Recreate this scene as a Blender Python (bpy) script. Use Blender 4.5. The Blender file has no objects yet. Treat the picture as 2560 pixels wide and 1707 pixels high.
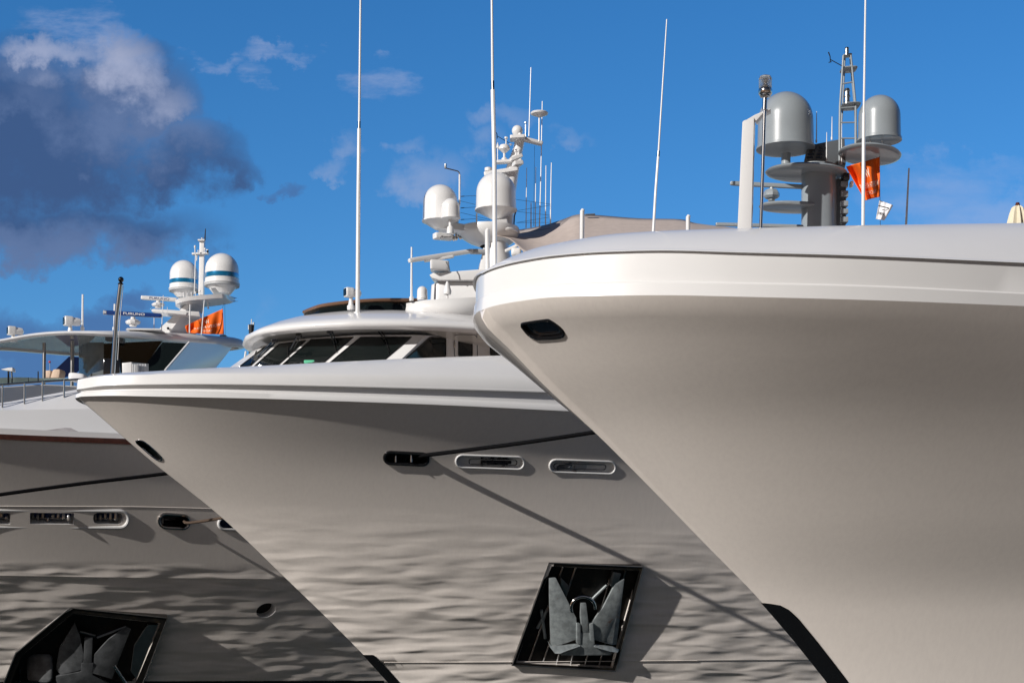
import bpy, bmesh, math, random
from mathutils import Vector, Matrix
from mathutils.bvhtree import BVHTree
random.seed(7)
C = bpy.context.scene
COL = C.collection
R = math.radians
# ------------------------------------------------------------------ camera
F = 4200.0            # focal length in photograph pixels (2560 wide)
EZ = 3.05             # eye height above the water
HV = 1570.0           # photograph row of the horizon
cam = bpy.data.cameras.new('camera'); camo = bpy.data.objects.new('camera', cam); COL.objects.link(camo)
camo.location = (0, 0, EZ); camo.rotation_euler = (R(90), 0, 0)
cam.sensor_width = 36; cam.lens = 36*F/2560; cam.shift_y = (HV-853.5)/2560
cam.clip_start = 0.2; cam.clip_end = 6000
cam.dof.use_dof = False
C.camera = camo
# ------------------------------------------------------------------ sun
SAZ, SEL = R(46), R(25)
SUN = Vector((-math.sin(SAZ)*math.cos(SEL), -math.cos(SAZ)*math.cos(SEL), math.sin(SEL)))
sl = bpy.data.lights.new('sun', 'SUN'); so = bpy.data.objects.new('sun', sl); COL.objects.link(so)
sl.energy = 4.9; sl.angle = R(0.5); sl.color = (1.0, 0.96, 0.91)
so.rotation_euler = SUN.to_track_quat('Z', 'Y').to_euler(); so.location = SUN*60
# ------------------------------------------------------------------ exposure
C.view_settings.view_transform = 'Standard'; C.view_settings.look = 'None'
C.view_settings.exposure = -0.12; C.view_settings.gamma = 1.0
C.cycles.use_denoising = True
C.cycles.max_bounces = 10; C.cycles.glossy_bounces = 5; C.cycles.diffuse_bounces = 4
C.cycles.caustics_reflective = True; C.cycles.blur_glossy = 0.3
C.cycles.sample_clamp_indirect = 6.0
# ------------------------------------------------------------------ sky
W = bpy.data.worlds.new('World'); C.world = W; W.use_nodes = True
nt = W.node_tree; nt.nodes.clear()
class NG:
    def __init__(s, nt): s.nt = nt
    def n(s, t, **k):
        o = s.nt.nodes.new(t)
        for a, v in k.items(): setattr(o, a, v)
        return o
    def l(s, a, b): s.nt.links.new(a, b)
    def val(s, x, inp):
        if isinstance(x, (int, float)): inp.default_value = x
        else: s.l(x, inp)
    def m(s, op, a, b=None, c=None, clamp=False):
        o = s.n('ShaderNodeMath', operation=op, use_clamp=clamp)
        for i, x in enumerate((a, b, c)):
            if x is not None: s.val(x, o.inputs[i])
        return o.outputs[0]
    def mix(s, f, a, b, blend='MIX'):
        o = s.n('ShaderNodeMix', data_type='RGBA', blend_type=blend)
        s.val(f, o.inputs[0])
        for x, i in ((a, 6), (b, 7)):
            if isinstance(x, tuple): o.inputs[i].default_value = (*x, 1) if len(x) == 3 else x
            else: s.l(x, o.inputs[i])
        return o.outputs[2]
    def noise(s, vec, sc, det=5, rough=.55, dist=0, dim='3D'):
        o = s.n('ShaderNodeTexNoise', noise_dimensions=dim)
        o.inputs['Scale'].default_value = sc; o.inputs['Detail'].default_value = det
        o.inputs['Roughness'].default_value = rough; o.inputs['Distortion'].default_value = dist
        if vec is not None: s.l(vec, o.inputs['Vector'])
        return o.outputs['Fac']
    def ramp(s, x, a, b, smooth=True):
        o = s.n('ShaderNodeMapRange', interpolation_type='SMOOTHSTEP' if smooth else 'LINEAR')
        s.l(x, o.inputs[0]); o.inputs[1].default_value = a; o.inputs[2].default_value = b
        return o.outputs[0]
g = NG(nt)
sky = g.n('ShaderNodeTexSky', sky_type='NISHITA'); sky.sun_disc = False
sky.sun_elevation = SEL; sky.sun_rotation = math.atan2(SUN.x, SUN.y)
sky.altitude = 0; sky.air_density = 1.0; sky.dust_density = 0.3; sky.ozone_density = 2.5
hs = g.n('ShaderNodeHueSaturation'); hs.inputs['Saturation'].default_value = 1.14; hs.inputs['Value'].default_value = 1.0
tc = g.n('ShaderNodeTexCoord'); sp = g.n('ShaderNodeSeparateXYZ'); g.l(tc.outputs['Generated'], sp.inputs[0])
# deep clear blue away from the sun, unseen sky behind the camera dimmed and warmed to cut blue fill
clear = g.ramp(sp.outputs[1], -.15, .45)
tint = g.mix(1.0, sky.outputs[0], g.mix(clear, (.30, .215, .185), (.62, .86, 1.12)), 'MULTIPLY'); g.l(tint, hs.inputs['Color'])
ys = g.m('MAXIMUM', sp.outputs[1], .05)
qx = g.m('DIVIDE', sp.outputs[0], ys)      # tangent of the bearing
qz = g.m('DIVIDE', sp.outputs[2], ys)      # tangent of the height above the horizon
cb = g.n('ShaderNodeCombineXYZ'); g.l(qx, cb.inputs[0]); g.l(qz, cb.inputs[1])
nA = g.noise(cb.outputs[0], 11, 9, .6); nB = g.noise(cb.outputs[0], 30, 9, .62); nC = g.noise(cb.outputs[0], 5, 4, .5)
st = g.n('ShaderNodeMapping'); st.inputs['Scale'].default_value = (1, 3.2, 1); st.inputs['Rotation'].default_value = (0, 0, .12); g.l(cb.outputs[0], st.inputs[0])
nS = g.noise(st.outputs[0], 22, 9, .62)
dx = g.m('MULTIPLY', g.m('SUBTRACT', nA, .5), .10); dz = g.m('MULTIPLY', g.m('SUBTRACT', nB, .5), .06)
def blob(u, v, ru, rv, amp=1.0, tilt=0.0):
    """soft hump of cloud density centred on a bearing and a height"""
    cx, cz = (u-1280)/F, (HV-v)/F
    ax = g.m('ADD', g.m('SUBTRACT', qx, cx), dx); az = g.m('ADD', g.m('SUBTRACT', qz, cz), dz)
    c, s_ = math.cos(tilt), math.sin(tilt)
    bx = g.m('ADD', g.m('MULTIPLY', ax, c), g.m('MULTIPLY', az, s_)); bz = g.m('SUBTRACT', g.m('MULTIPLY', az, c), g.m('MULTIPLY', ax, s_))
    d = g.m('ADD', g.m('POWER', g.m('DIVIDE', g.m('ABSOLUTE', bx), ru/F), 2.0), g.m('POWER', g.m('DIVIDE', g.m('ABSOLUTE', bz), rv/F), 2.0))
    return g.m('MULTIPLY', g.m('MAXIMUM', g.m('SUBTRACT', 1.0, g.m('MULTIPLY', d, .62)), 0.0), amp)
def union(*a):
    o = a[0]
    for x in a[1:]: o = g.m('MAXIMUM', o, x)
    return o
def cloud(mask, noise, k, lo, hi, top):
    """opacity: the hump eaten into by noise, more so where it is thin"""
    return g.m('MULTIPLY', g.ramp(g.m('MULTIPLY', g.m('ADD', mask, g.m('MULTIPLY', g.m('SUBTRACT', noise, .5), k)), g.m('MINIMUM', g.m('MULTIPLY', mask, 4.0), 1.0)), lo, hi), top)
grey = (0.054, 0.108, 0.255); mauve = (.135, .205, .39); bright = (.46, .51, .70)
nAB = g.m('ADD', g.m('MULTIPLY', nA, .6), g.m('MULTIPLY', nB, .4))
big = cloud(union(blob(0, 350, 480, 255), blob(280, 260, 220, 130), blob(430, 400, 210, 120, .85), blob(570, 425, 90, 50, .7), blob(120, 580, 420, 80, .85), blob(330, 150, 110, 60, .7)), nAB, 2.5, .05, .85, .95)
lit = cloud(union(blob(300, 175, 105, 105), blob(110, 120, 170, 45, .8), blob(400, 250, 100, 60, .55), blob(210, 200, 160, 70, .45)), nAB, 3.0, .15, 1.2, .85)
upl = cloud(union(blob(320, 280, 230, 150, .9), blob(60, 170, 220, 80, .7), blob(480, 340, 110, 80, .8), blob(120, 620, 400, 70, .9), blob(90, 250, 110, 60, .6)), nAB, 2.6, .1, 1.1, 1.0)
wisp = cloud(union(blob(720, 140, 120, 28), blob(560, 150, 110, 30, .9), blob(690, 195, 60, 50, .6), blob(950, 205, 110, 60, .6), blob(160, 60, 160, 70, .55)), nS, 3.4, .25, 1.4, .34)
puff = cloud(union(blob(1060, 435, 115, 70), blob(1200, 375, 75, 60), blob(995, 365, 45, 30, .9), blob(870, 370, 40, 45, .8), blob(850, 425, 50, 30, .7), blob(1265, 290, 80, 50, .7), blob(1420, 340, 45, 26, .6), blob(640, 790, 60, 80, .6)), nAB, 4.2, .15, 1.3, .6)
hazy = cloud(union(blob(2500, 535, 230, 75, 1, .2), blob(2350, 500, 200, 90, .8), blob(2400, 430, 220, 45, .6)), nS, 1.3, .1, 1.2, .5)
low = cloud(union(blob(40, 870, 160, 90), blob(290, 860, 170, 95), blob(350, 775, 80, 40, .8), blob(735, 490, 65, 25, .75), blob(150, 950, 400, 90, .9)), nAB, 3.0, .12, .9, .85)
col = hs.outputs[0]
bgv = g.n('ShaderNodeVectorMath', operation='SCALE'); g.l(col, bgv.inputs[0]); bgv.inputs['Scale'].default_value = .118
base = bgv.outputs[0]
c1 = g.mix(low, base, (.075, .17, .40))
gm = g.mix(upl, grey, mauve)
c1 = g.mix(big, c1, gm)
c1 = g.mix(lit, c1, bright)
c1 = g.mix(wisp, c1, (.5, .55, .75))
c1 = g.mix(puff, c1, (.34, .44, .68)); c1 = g.mix(hazy, c1, (.36, .48, .78))
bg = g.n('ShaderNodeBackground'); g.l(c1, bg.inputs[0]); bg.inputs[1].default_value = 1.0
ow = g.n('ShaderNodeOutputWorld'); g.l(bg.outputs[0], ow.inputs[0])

# ------------------------------------------------------------------ helpers
def at(u, v, D): return Vector(((u-1280)/F*D, D, EZ+(HV-v)/F*D))
def px(n, D): return n*D/F
def lerp(a, b, t): return a+(b-a)*t
def interp(pts, x):
    """piecewise smooth (monotone cubic) through (x, y) points, straight beyond the ends"""
    n = len(pts)
    if x <= pts[0][0]:
        (x0, y0), (x1, y1) = pts[0], pts[1]; return y0+(x-x0)*(y1-y0)/(x1-x0)
    if x >= pts[-1][0]:
        (x0, y0), (x1, y1) = pts[-2], pts[-1]; return y1+(x-x1)*(y1-y0)/(x1-x0)
    i = max(k for k in range(n-1) if pts[k][0] <= x)
    def sl_(k):
        if k == 0: return (pts[1][1]-pts[0][1])/(pts[1][0]-pts[0][0])
        if k == n-1: return (pts[-1][1]-pts[-2][1])/(pts[-1][0]-pts[-2][0])
        a = (pts[k][1]-pts[k-1][1])/(pts[k][0]-pts[k-1][0]); b = (pts[k+1][1]-pts[k][1])/(pts[k+1][0]-pts[k][0])
        return 0 if a*b <= 0 else 2*a*b/(a+b)
    x0, y0 = pts[i]; x1, y1 = pts[i+1]; h = x1-x0; t = (x-x0)/h; m0, m1 = sl_(i)*h, sl_(i+1)*h
    return (2*t**3-3*t*t+1)*y0+(t**3-2*t*t+t)*m0+(-2*t**3+3*t*t)*y1+(t**3-t*t)*m1

def tag(o, label, cat, group=None, kind=None):
    if label: o['label'] = label
    if cat: o['category'] = cat
    if group: o['group'] = group
    if kind: o['kind'] = kind
    return o
def thing(name, loc, label, cat, group=None):
    o = bpy.data.objects.new(name, None); COL.objects.link(o); o.location = loc; o.empty_display_size = .3
    return tag(o, label, cat, group)
def wpos(o):
    p = Vector((0, 0, 0))
    while o is not None: p += Vector(o.location); o = o.parent
    return p
class MB:
    """collects shapes, then links them as ONE mesh object"""
    def __init__(s): s.v = []; s.f = []; s.mi = []; s.cur = 0
    def add(s, vs, fs):
        n = len(s.v); s.v += [Vector(p) for p in vs]; s.f += [tuple(i+n for i in f) for f in fs]; s.mi += [s.cur]*len(fs)
        return s
    def box(s, c, ax, ay, az):
        """centre and three half-axis vectors"""
        c, ax, ay, az = map(Vector, (c, ax, ay, az)); vs = [c+i*ax+j*ay+k*az for i in (-1, 1) for j in (-1, 1) for k in (-1, 1)]
        return s.add(vs, [(0, 1, 3, 2), (4, 6, 7, 5), (0, 4, 5, 1), (2, 3, 7, 6), (0, 2, 6, 4), (1, 5, 7, 3)])
    def rbox(s, c, ax, ay, az, r=.15):
        """box with rounded edges: a superellipsoid-like shell"""
        c, ax, ay, az = map(Vector, (c, ax, ay, az)); n = 8; vs = []; fs = []; N = 4*n
        def sg(x, e): return math.copysign(abs(x)**e, x)
        rows = 9
        for i in range(rows):
            ph = -math.pi/2+math.pi*i/(rows-1)
            for j in range(N):
                th = 2*math.pi*(j+.5)/N
                vs.append(c+ax*sg(math.cos(ph), r)*sg(math.cos(th), r)+ay*sg(math.cos(ph), r)*sg(math.sin(th), r)+az*sg(math.sin(ph), r))
        for i in range(rows-1):
            for j in range(N): fs.append((i*N+j, i*N+(j+1) % N, (i+1)*N+(j+1) % N, (i+1)*N+j))
        return s.add(vs, fs)
    def tube(s, pts, r, n=10, cap=True):
        pts = [Vector(p) for p in pts]; rs = r if isinstance(r, (list, tuple)) else [r]*len(pts)
        vs, fs = [], []; up = None
        for i, p in enumerate(pts):
            d = (pts[min(i+1, len(pts)-1)]-pts[max(i-1, 0)]).normalized()
            if up is None:
                up = Vector((0, 0, 1)) if abs(d.z) < .9 else Vector((1, 0, 0))
            a = (up-d*up.dot(d)).normalized(); b = d.cross(a); up = a
            for k in range(n):
                t = 2*math.pi*k/n; vs.append(p+(a*math.cos(t)+b*math.sin(t))*rs[i])
        for i in range(len(pts)-1):
            for k in range(n): fs.append((i*n+k, i*n+(k+1) % n, (i+1)*n+(k+1) % n, (i+1)*n+k))
        if cap: fs += [tuple(reversed(range(n))), tuple((len(pts)-1)*n+k for k in range(n))]
        return s.add(vs, fs)
    def loop(s, pts, r, n=8):
        """closed tube"""
        pts = [Vector(p) for p in pts]; N = len(pts); vs, fs = [], []
        nor = sum(((pts[i]-pts[0]).cross(pts[(i+1) % N]-pts[0]) for i in range(N)), Vector()).normalized()
        for i, p in enumerate(pts):
            d = (pts[(i+1) % N]-pts[i-1]).normalized(); a = (nor-d*nor.dot(d)).normalized(); b = d.cross(a)
            for k in range(n):
                t = 2*math.pi*k/n; vs.append(p+(a*math.cos(t)+b*math.sin(t))*r)
        for i in range(N):
            for k in range(n): fs.append((i*n+k, i*n+(k+1) % n, ((i+1) % N)*n+(k+1) % n, ((i+1) % N)*n+k))
        return s.add(vs, fs)
    def lathe(s, c, prof, n=32, ax=(0, 0, 1), sx=1.0):
        """profile of (radius, height) turned about an axis through c"""
        c = Vector(c); ax = Vector(ax).normalized(); a = ax.orthogonal().normalized(); b = ax.cross(a)
        vs, fs = [], []
        for r, h in prof:
            for k in range(n):
                t = 2*math.pi*k/n; vs.append(c+ax*h+(a*math.cos(t)+b*math.sin(t)*sx)*max(r, 1e-4))
        for i in range(len(prof)-1):
            for k in range(n): fs.append((i*n+k, i*n+(k+1) % n, (i+1)*n+(k+1) % n, (i+1)*n+k))
        if prof[0][0] > 2e-4: fs.append(tuple(reversed(range(n))))
        if prof[-1][0] > 2e-4: fs.append(tuple((len(prof)-1)*n+k for k in range(n)))
        return s.add(vs, fs)
    def grid(s, rows, closed=False):
        m = len(rows[0]); vs = [p for r in rows for p in r]; fs = []
        for i in range(len(rows)-1):
            for j in range(m if closed else m-1): fs.append((i*m+j, i*m+(j+1) % m, (i+1)*m+(j+1) % m, (i+1)*m+j))
        return s.add(vs, fs)
    def prism(s, pts, off):
        """flat outline given thickness by an offset vector"""
        pts = [Vector(p) for p in pts]; off = Vector(off); n = len(pts)
        return s.add(pts+[p+off for p in pts], [tuple(reversed(range(n))), tuple(range(n, 2*n))]+[(i, (i+1) % n, n+(i+1) % n, n+i) for i in range(n)])
    def build(s, name, mat, parent=None, smooth=40, bevel=0, solid=0, doubles=False, fixn=True):
        base = wpos(parent) if parent is not None else Vector((0, 0, 0))
        me = bpy.data.meshes.new(name); me.from_pydata([p-base for p in s.v], [], s.f)
        for m_ in (mat if isinstance(mat, (list, tuple)) else [mat]): me.materials.append(m_)
        if any(s.mi):
            for p, i in zip(me.polygons, s.mi): p.material_index = i
        bm = bmesh.new(); bm.from_mesh(me)
        if doubles: bmesh.ops.remove_doubles(bm, verts=bm.verts, dist=1e-4)
        if fixn: bmesh.ops.recalc_face_normals(bm, faces=bm.faces)
        if bevel:
            es = [e for e in bm.edges if len(e.link_faces) == 2 and e.calc_face_angle(0) > R(35)]
            bmesh.ops.bevel(bm, geom=es, offset=bevel, segments=2, profile=.6, affect='EDGES', clamp_overlap=True)
        bm.to_mesh(me); bm.free()
        if smooth:
            me.polygons.foreach_set('use_smooth', [True]*len(me.polygons)); me.set_sharp_from_angle(angle=R(smooth))
        o = bpy.data.objects.new(name, me); COL.objects.link(o)
        if parent is not None: o.parent = parent
        if solid:
            md = o.modifiers.new('solid', 'SOLIDIFY'); md.thickness = solid; md.offset = 0
        return o

# ------------------------------------------------------------------ materials
def mat(name, col, rough=.4, metal=0, coat=0, var=0, vscale=3, bump=0, bscale=20, bstretch=None, spec=.5, emit=None, trans=0, ior=1.45, dirt=None, coat_rough=.05):
    m = bpy.data.materials.new(name); m.use_nodes = True; t = m.node_tree; p = t.nodes['Principled BSDF']; q = NG(t)
    p.inputs['Base Color'].default_value = (*col, 1); p.inputs['Roughness'].default_value = rough; p.inputs['Metallic'].default_value = metal
    p.inputs['Coat Weight'].default_value = coat; p.inputs['Coat Roughness'].default_value = coat_rough; p.inputs['Specular IOR Level'].default_value = spec
    p.inputs['Transmission Weight'].default_value = trans; p.inputs['IOR'].default_value = ior
    tcn = q.n('ShaderNodeTexCoord')
    if var:
        f = q.noise(tcn.outputs['Object'], vscale, 6, .6)
        c = q.mix(q.ramp(f, .3, .7), tuple(x*(1-var) for x in col), tuple(min(1, x*(1+var)) for x in col))
        if dirt:
            c = q.mix(q.m('MULTIPLY', q.ramp(q.noise(tcn.outputs['Object'], dirt[1], 7, .7), dirt[2], dirt[2]+.12), dirt[3]), c, dirt[0])
        q.l(c, p.inputs['Base Color'])
        q.l(q.m('ADD', q.m('MULTIPLY', q.m('SUBTRACT', f, .5), .05*rough), rough), p.inputs['Roughness'])
    if bump:
        vec = tcn.outputs['Object']
        if bstretch:
            mp = q.n('ShaderNodeMapping'); mp.inputs['Scale'].default_value = bstretch; q.l(vec, mp.inputs[0]); vec = mp.outputs[0]
        b = q.n('ShaderNodeBump'); b.inputs['Strength'].default_value = 1; b.inputs['Distance'].default_value = bump
        q.l(q.noise(vec, bscale, 4, .5), b.inputs['Height']); q.l(b.outputs[0], p.inputs['Normal'])
    if emit:
        p.inputs['Emission Color'].default_value = (*emit[0], 1); p.inputs['Emission Strength'].default_value = emit[1]
    return m
M = {}
M['hull'] = mat('hull_paint', (.79, .755, .70), .28, coat=.9, var=.02, vscale=.6, bump=.012, bscale=.5, coat_rough=.07)
M['white'] = mat('white_gelcoat', (.735, .73, .725), .28, coat=.5, var=.012, vscale=1, coat_rough=.06)
M['black'] = mat('black_gloss', (.008, .008, .009), .12, coat=.8)
M['water'] = mat('harbour_water', (.005, .016, .02), .06, spec=.5, ior=1.33)
wt = M['water'].node_tree; q = NG(wt); p = wt.nodes['Principled BSDF']; tcn = q.n('ShaderNodeTexCoord')
b1 = q.n('ShaderNodeBump'); b1.inputs['Distance'].default_value = .35
hgt = q.m('ADD', q.noise(tcn.outputs['Object'], 1.0, 3, .5), q.m('MULTIPLY', q.noise(tcn.outputs['Object'], .35, 2, .5), 1.5))
q.l(hgt, b1.inputs['Height']); q.l(b1.outputs[0], p.inputs['Normal'])
def hullmat(name, bump_top, bump_low, streak):
    m = mat(name, (.78, .77, .75), .28, coat=.9, coat_rough=.07); t = m.node_tree; q = NG(t); p = t.nodes['Principled BSDF']
    tcn = q.n('ShaderNodeTexCoord'); geo = q.n('ShaderNodeNewGeometry'); sx = q.n('ShaderNodeSeparateXYZ'); q.l(geo.outputs['Position'], sx.inputs[0])
    mp = q.n('ShaderNodeMapping'); mp.inputs['Rotation'].default_value = (0, R(6), 0); mp.inputs['Scale'].default_value = (.30, .30, 1.5); q.l(tcn.outputs['Object'], mp.inputs[0])
    h1 = q.noise(mp.outputs[0], 2.8, .3, .3, .3); h2 = q.noise(mp.outputs[0], 1.1, 0, .4, .3)
    b = q.n('ShaderNodeBump'); q.l(q.m('ADD', h1, q.m('MULTIPLY', h2, 1.6)), b.inputs['Height']); b.inputs['Distance'].default_value = streak
    q.l(q.ramp(sx.outputs[2], bump_top, bump_low), b.inputs['Strength']); q.l(b.outputs[0], p.inputs['Normal'])
    mp2 = q.n('ShaderNodeMapping'); mp2.inputs['Scale'].default_value = (9, 9, .5); q.l(tcn.outputs['Object'], mp2.inputs[0])
    f = q.noise(mp2.outputs[0], 1.2, 6, .65)
    q.l(q.mix(q.ramp(f, .3, .75), (.84, .775, .715), (.80, .735, .68)), p.inputs['Base Color'])
    return m
M['hull1'] = hullmat('hull_paint_right', 100, 99, .0012)
M['hull2'] = hullmat('hull_paint_middle', 7.0, 2.8, .10)
M['hull3'] = hullmat('hull_paint_left', 5.4, 4.8, .11)
M['stone'] = mat('quay_stone', (.38, .29, .22), .8, var=.15, vscale=2, bump=.01, bscale=14)

# ------------------------------------------------------------------ water and quay
def sheet(name, x0, x1, y0, y1, z, m, kind='structure'):
    o = MB().add([(x0, y0, z), (x1, y0, z), (x1, y1, z), (x0, y1, z)], [(0, 1, 2, 3)]).build(name, m); o['kind'] = kind; return o
sheet('water', -2500, 2500, -40, 5000, 0, M['water'])
o = MB().box((28, -16, -.3), (36, 0, 0), (0, 30, 0), (0, 0, 1.7)).build('quay', M['stone'], bevel=.05); o['kind'] = 'structure'

# ------------------------------------------------------------------ yacht frames and hulls
class Yacht:
    def __init__(s, u, v, D, alpha):
        s.T = at(u, v, D); a = R(alpha); s.c, s.s = math.cos(a), math.sin(a)
        s.aft = Vector((s.c, s.s, 0)); s.out = Vector((s.s, -s.c, 0))   # out: towards the side in view
        s.zt = s.T.z
    def P(s, l, b, z):
        p = s.T+s.aft*l+s.out*b; return Vector((p.x, p.y, z))
    def loc(s, p):
        d = p-s.T; return d.dot(s.aft), d.dot(s.out), p.z
    def u(s, l, b):
        p = s.P(l, b, 0); return 1280+F*p.x/p.y
    def on_plane(s, u, v, b=0):
        k = (u-1280)/F; o = s.T+s.out*b
        l = (k*o.y-o.x)/(s.aft.x-k*s.aft.y); D = o.y+l*s.aft.y
        return l, EZ+(HV-v)/F*D
    def fit(s, pts, l, b):
        """height that a point at (l, b) needs to lie on a line seen at pts"""
        p = s.P(l, b, 0); u = 1280+F*p.x/p.y
        return EZ+(HV-interp(pts, u))/F*p.y
def plan(x, B, lam, p): return B*(1-math.exp(-(max(x, 0)/lam)**p))
XS = [30*(j/90)**2.2 for j in range(91)]
class Hull:
    def __init__(s, y, stem, sheer, keys, zfoot, step=None, length=30):
        """stem: photo line of the stem; sheer: photo line of the top edge; keys: (fraction 0 foot..1 top, B, lam, p)"""
        s.y = y; s.keys = keys; s.zfoot = zfoot; s.step = step
        s.stem = sorted([tuple(reversed(y.on_plane(u, v))) for u, v in stem])      # (z, l)
        s.zt = s.stem[-1][0]; s.l0 = s.stem[-1][1]
        top = keys[-1]
        s.rise = [(x, y.fit(sheer, s.l0+x, plan(x, *top[1:]))-s.zt) for x in XS]
        s.rise[0] = (0, 0)
        r0 = s.rise
        s.rise_f = lambda x: interp(r0[::3]+[r0[-1]] if (len(r0)-1) % 3 else r0[::3], x)
    def frac(s, z): return (z-s.zfoot)/(s.zt-s.zfoot)
    def par(s, f, i): return interp([(k[0], k[i]) for k in s.keys], min(1, max(s.keys[0][0], f)))
    def __call__(s, x, z, side=1, off=0):
        """point x metres aft of the stem at level z"""
        f = s.frac(z); l = interp(s.stem, z) if z > s.stem[0][0] else interp(s.stem, z)
        B, lam, p = s.par(f, 1), s.par(f, 2), s.par(f, 3)
        b = plan(x, B, lam, p)
        if s.step and z < s.step[0]: b = max(0, b-(s.step[1]+s.step[2]*(s.step[0]-z))*min(1, x/.8))
        fz = max(0, min(1.15, f))
        return s.y.P(l+x, side*(b+off), z+s.rise_f(x)*fz**1.3)
    def mesh(s, name, m, parent, zs):
        mb = MB(); rows = [[s(x, z, 1) for x in XS] for z in zs]; star = [[s(x, z, -1) for x in XS] for z in reversed(zs)]
        mb.grid(rows+star+[rows[0]]); n = len(XS)
        mb.add([r[-1] for r in rows+star], [tuple(range(2*len(zs)))])
        s.ob = mb.build(name, m, parent, doubles=True, smooth=30)
        me = s.ob.data; base = wpos(s.ob)
        s.bvh = BVHTree.FromPolygons([v.co+base for v in me.vertices], [tuple(p.vertices) for p in me.polygons])
        return s.ob
    def hit(s, u, v):
        o = Vector((0, 0, EZ)); d = (at(u, v, 1)-o).normalized()
        h = s.bvh.ray_cast(o, d)
        if h[0] is None: raise ValueError(f'no hull under {u},{v}')
        n = h[1]; 
        if n.dot(d) > 0: n = -n
        return h[0], n
def zlist(zt, zfoot, zlow, step=None):
    zs = [zlow, zlow*.5, 0]; n = 34
    zs += [zfoot*k/6 for k in range(1, 6)]
    zs += [zfoot+(zt-zfoot)*k/n for k in range(n+1)]
    if step: zs += [step-.006, step+.0]
    zs = sorted(set(zs)); return zs

def stripfrom(Y, xs, rows, side=1):
    """rows of (l, b, z) functions -> grid rows in world space"""
    return [[Y.P(*[(a if k != 1 else a*side) for k, a in enumerate(f(x))]) for x in xs] for f in rows]

# ---- right-hand yacht
Y1 = Yacht(1205, 797, 32, 28)
STEM1 = [(1205, 797), (1212, 811), (1272, 871), (1360, 962), (1491, 1084), (1633, 1226), (1763, 1359), (1907, 1507), (2067, 1700), (2200, 1890)]
SH1 = [(1181, 795), (1189, 786), (1224, 768), (1299, 753), (1388, 743), (1507, 739.5), (1656, 738), (1850, 741.7), (2200, 751), (2560, 765)]
H1 = Hull(Y1, STEM1, SH1, [(-.6, 5.0, 11, .95), (0, 5.1, 9, .9), (.35, 5.3, 6.5, .82), (.7, 5.6, 4.4, .79), (.9, 5.8, 3.2, .78), (1, 5.9, 2.75, .78)], 3.4)
yacht1 = thing('yacht', Y1.P(10, 0, 0), 'big white yacht nearest on the right with a grey radar mast', 'yacht')
H1.mesh('hull', M['hull1'], yacht1, zlist(H1.zt, 3.4, -1.5))
# ---- middle yacht
Y2 = Yacht(191, 989, 46, 33)
STEM2 = [(191, 989), (232, 1024), (295, 1080), (381, 1154), (544, 1284), (718, 1448), (909, 1636), (974, 1707), (1130, 1880)]
SH2 = [(191, 989), (205, 986), (285, 984), (365, 985.5), (497, 988), (640, 991), (800, 996), (1100, 1007), (1430, 1023), (1900, 1046)]
STZ2 = 2.02
H2 = Hull(Y2, STEM2, SH2, [(-.6, 4.9, 12, .95), (0, 4.9, 10.5, .92), (.35, 5.1, 9.0, .87), (.7, 5.25, 7.8, .81), (1, 5.9, 5.9, .72)], 2.7, step=(STZ2, .03, .05))
yacht2 = thing('yacht', Y2.P(10, 0, 0), 'white yacht in the middle with slanted wheelhouse windows', 'yacht')
H2.mesh('hull', M['hull2'], yacht2, zlist(H2.zt, 2.7, -1.5, STZ2))
# ---- left yacht
Y3 = Yacht(-865, 1062, 51.3, 38)
STEM3 = [(-865, 1062), (-700, 1200), (-400, 1500), (-200, 1707), (-100, 1820)]
SH3 = [(-865, 1062), (-700, 1060), (-400, 1072), (0, 1096), (331, 1109), (700, 1124)]
STZ3 = 4.82
H3 = Hull(Y3, STEM3, SH3, [(-.6, 5.0, 13, .95), (0, 5.1, 10, .92), (.35, 5.2, 8, .86), (.7, 5.4, 6.2, .78), (1, 5.75, 5.0, .7)], 2.7, step=(STZ3, .03, .14))
yacht3 = thing('yacht', Y3.P(10, 0, 0), 'white yacht on the left with varnished rail and blue-banded domes', 'yacht')
H3.mesh('hull', M['hull3'], yacht3, zlist(H3.zt, 2.7, -1.5, STZ3))
#STAGE2
M['chrome'] = mat('polished_steel', (.62, .60, .58), .14, metal=1)
M['dsteel'] = mat('dull_steel', (.35, .35, .35), .3, metal=1, var=.1)
M['pocket'] = mat('black_pocket_paint', (.010, .009, .008), .42, var=.4, vscale=6, dirt=((.05, .038, .02), 5, .55, .6))
M['galv'] = mat('galvanised_steel', (.30, .33, .335), .38, metal=.35, var=.25, vscale=5, bump=.004, bscale=30, dirt=((.26, .10, .03), 2.2, .60, .8))
M['rope'] = mat('black_rope', (.005, .005, .006), .9, spec=.1, bump=.01, bscale=25)
M['brope'] = mat('brown_rope', (.07, .045, .03), .8, bump=.01, bscale=25)
M['glass'] = mat('dark_glass', (.006, .009, .009), .04, spec=.5)
M['glasst'] = mat('tinted_glass', (.02, .03, .04), .02, trans=.0, coat=1)
M['grey'] = mat('grey_mast_paint', (.27, .30, .32), .3, coat=.4, var=.04, vscale=2)
M['dgrey'] = mat('dark_grey_paint', (.10, .11, .12), .4)
M['wood'] = mat('varnished_teak', (.08, .02, .010), .2, coat=.8, var=.25, vscale=6)
M['tan'] = mat('tan_canvas', (.46, .39, .35), .85, var=.06, vscale=5)
M['tan2'] = mat('dark_tan_canvas', (.22, .18, .16), .85)
M['cushion'] = mat('beige_cushion', (.62, .47, .36), .8, var=.05)
M['cream'] = mat('cream_canvas', (.66, .60, .46), .85, var=.06, vscale=8)
M['orange'] = mat('orange_flag_cloth', (.80, .13, .004), .75, var=.08, vscale=5)
M['flagink'] = mat('flag_lettering', (.84, .62, .48), .8)
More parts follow.
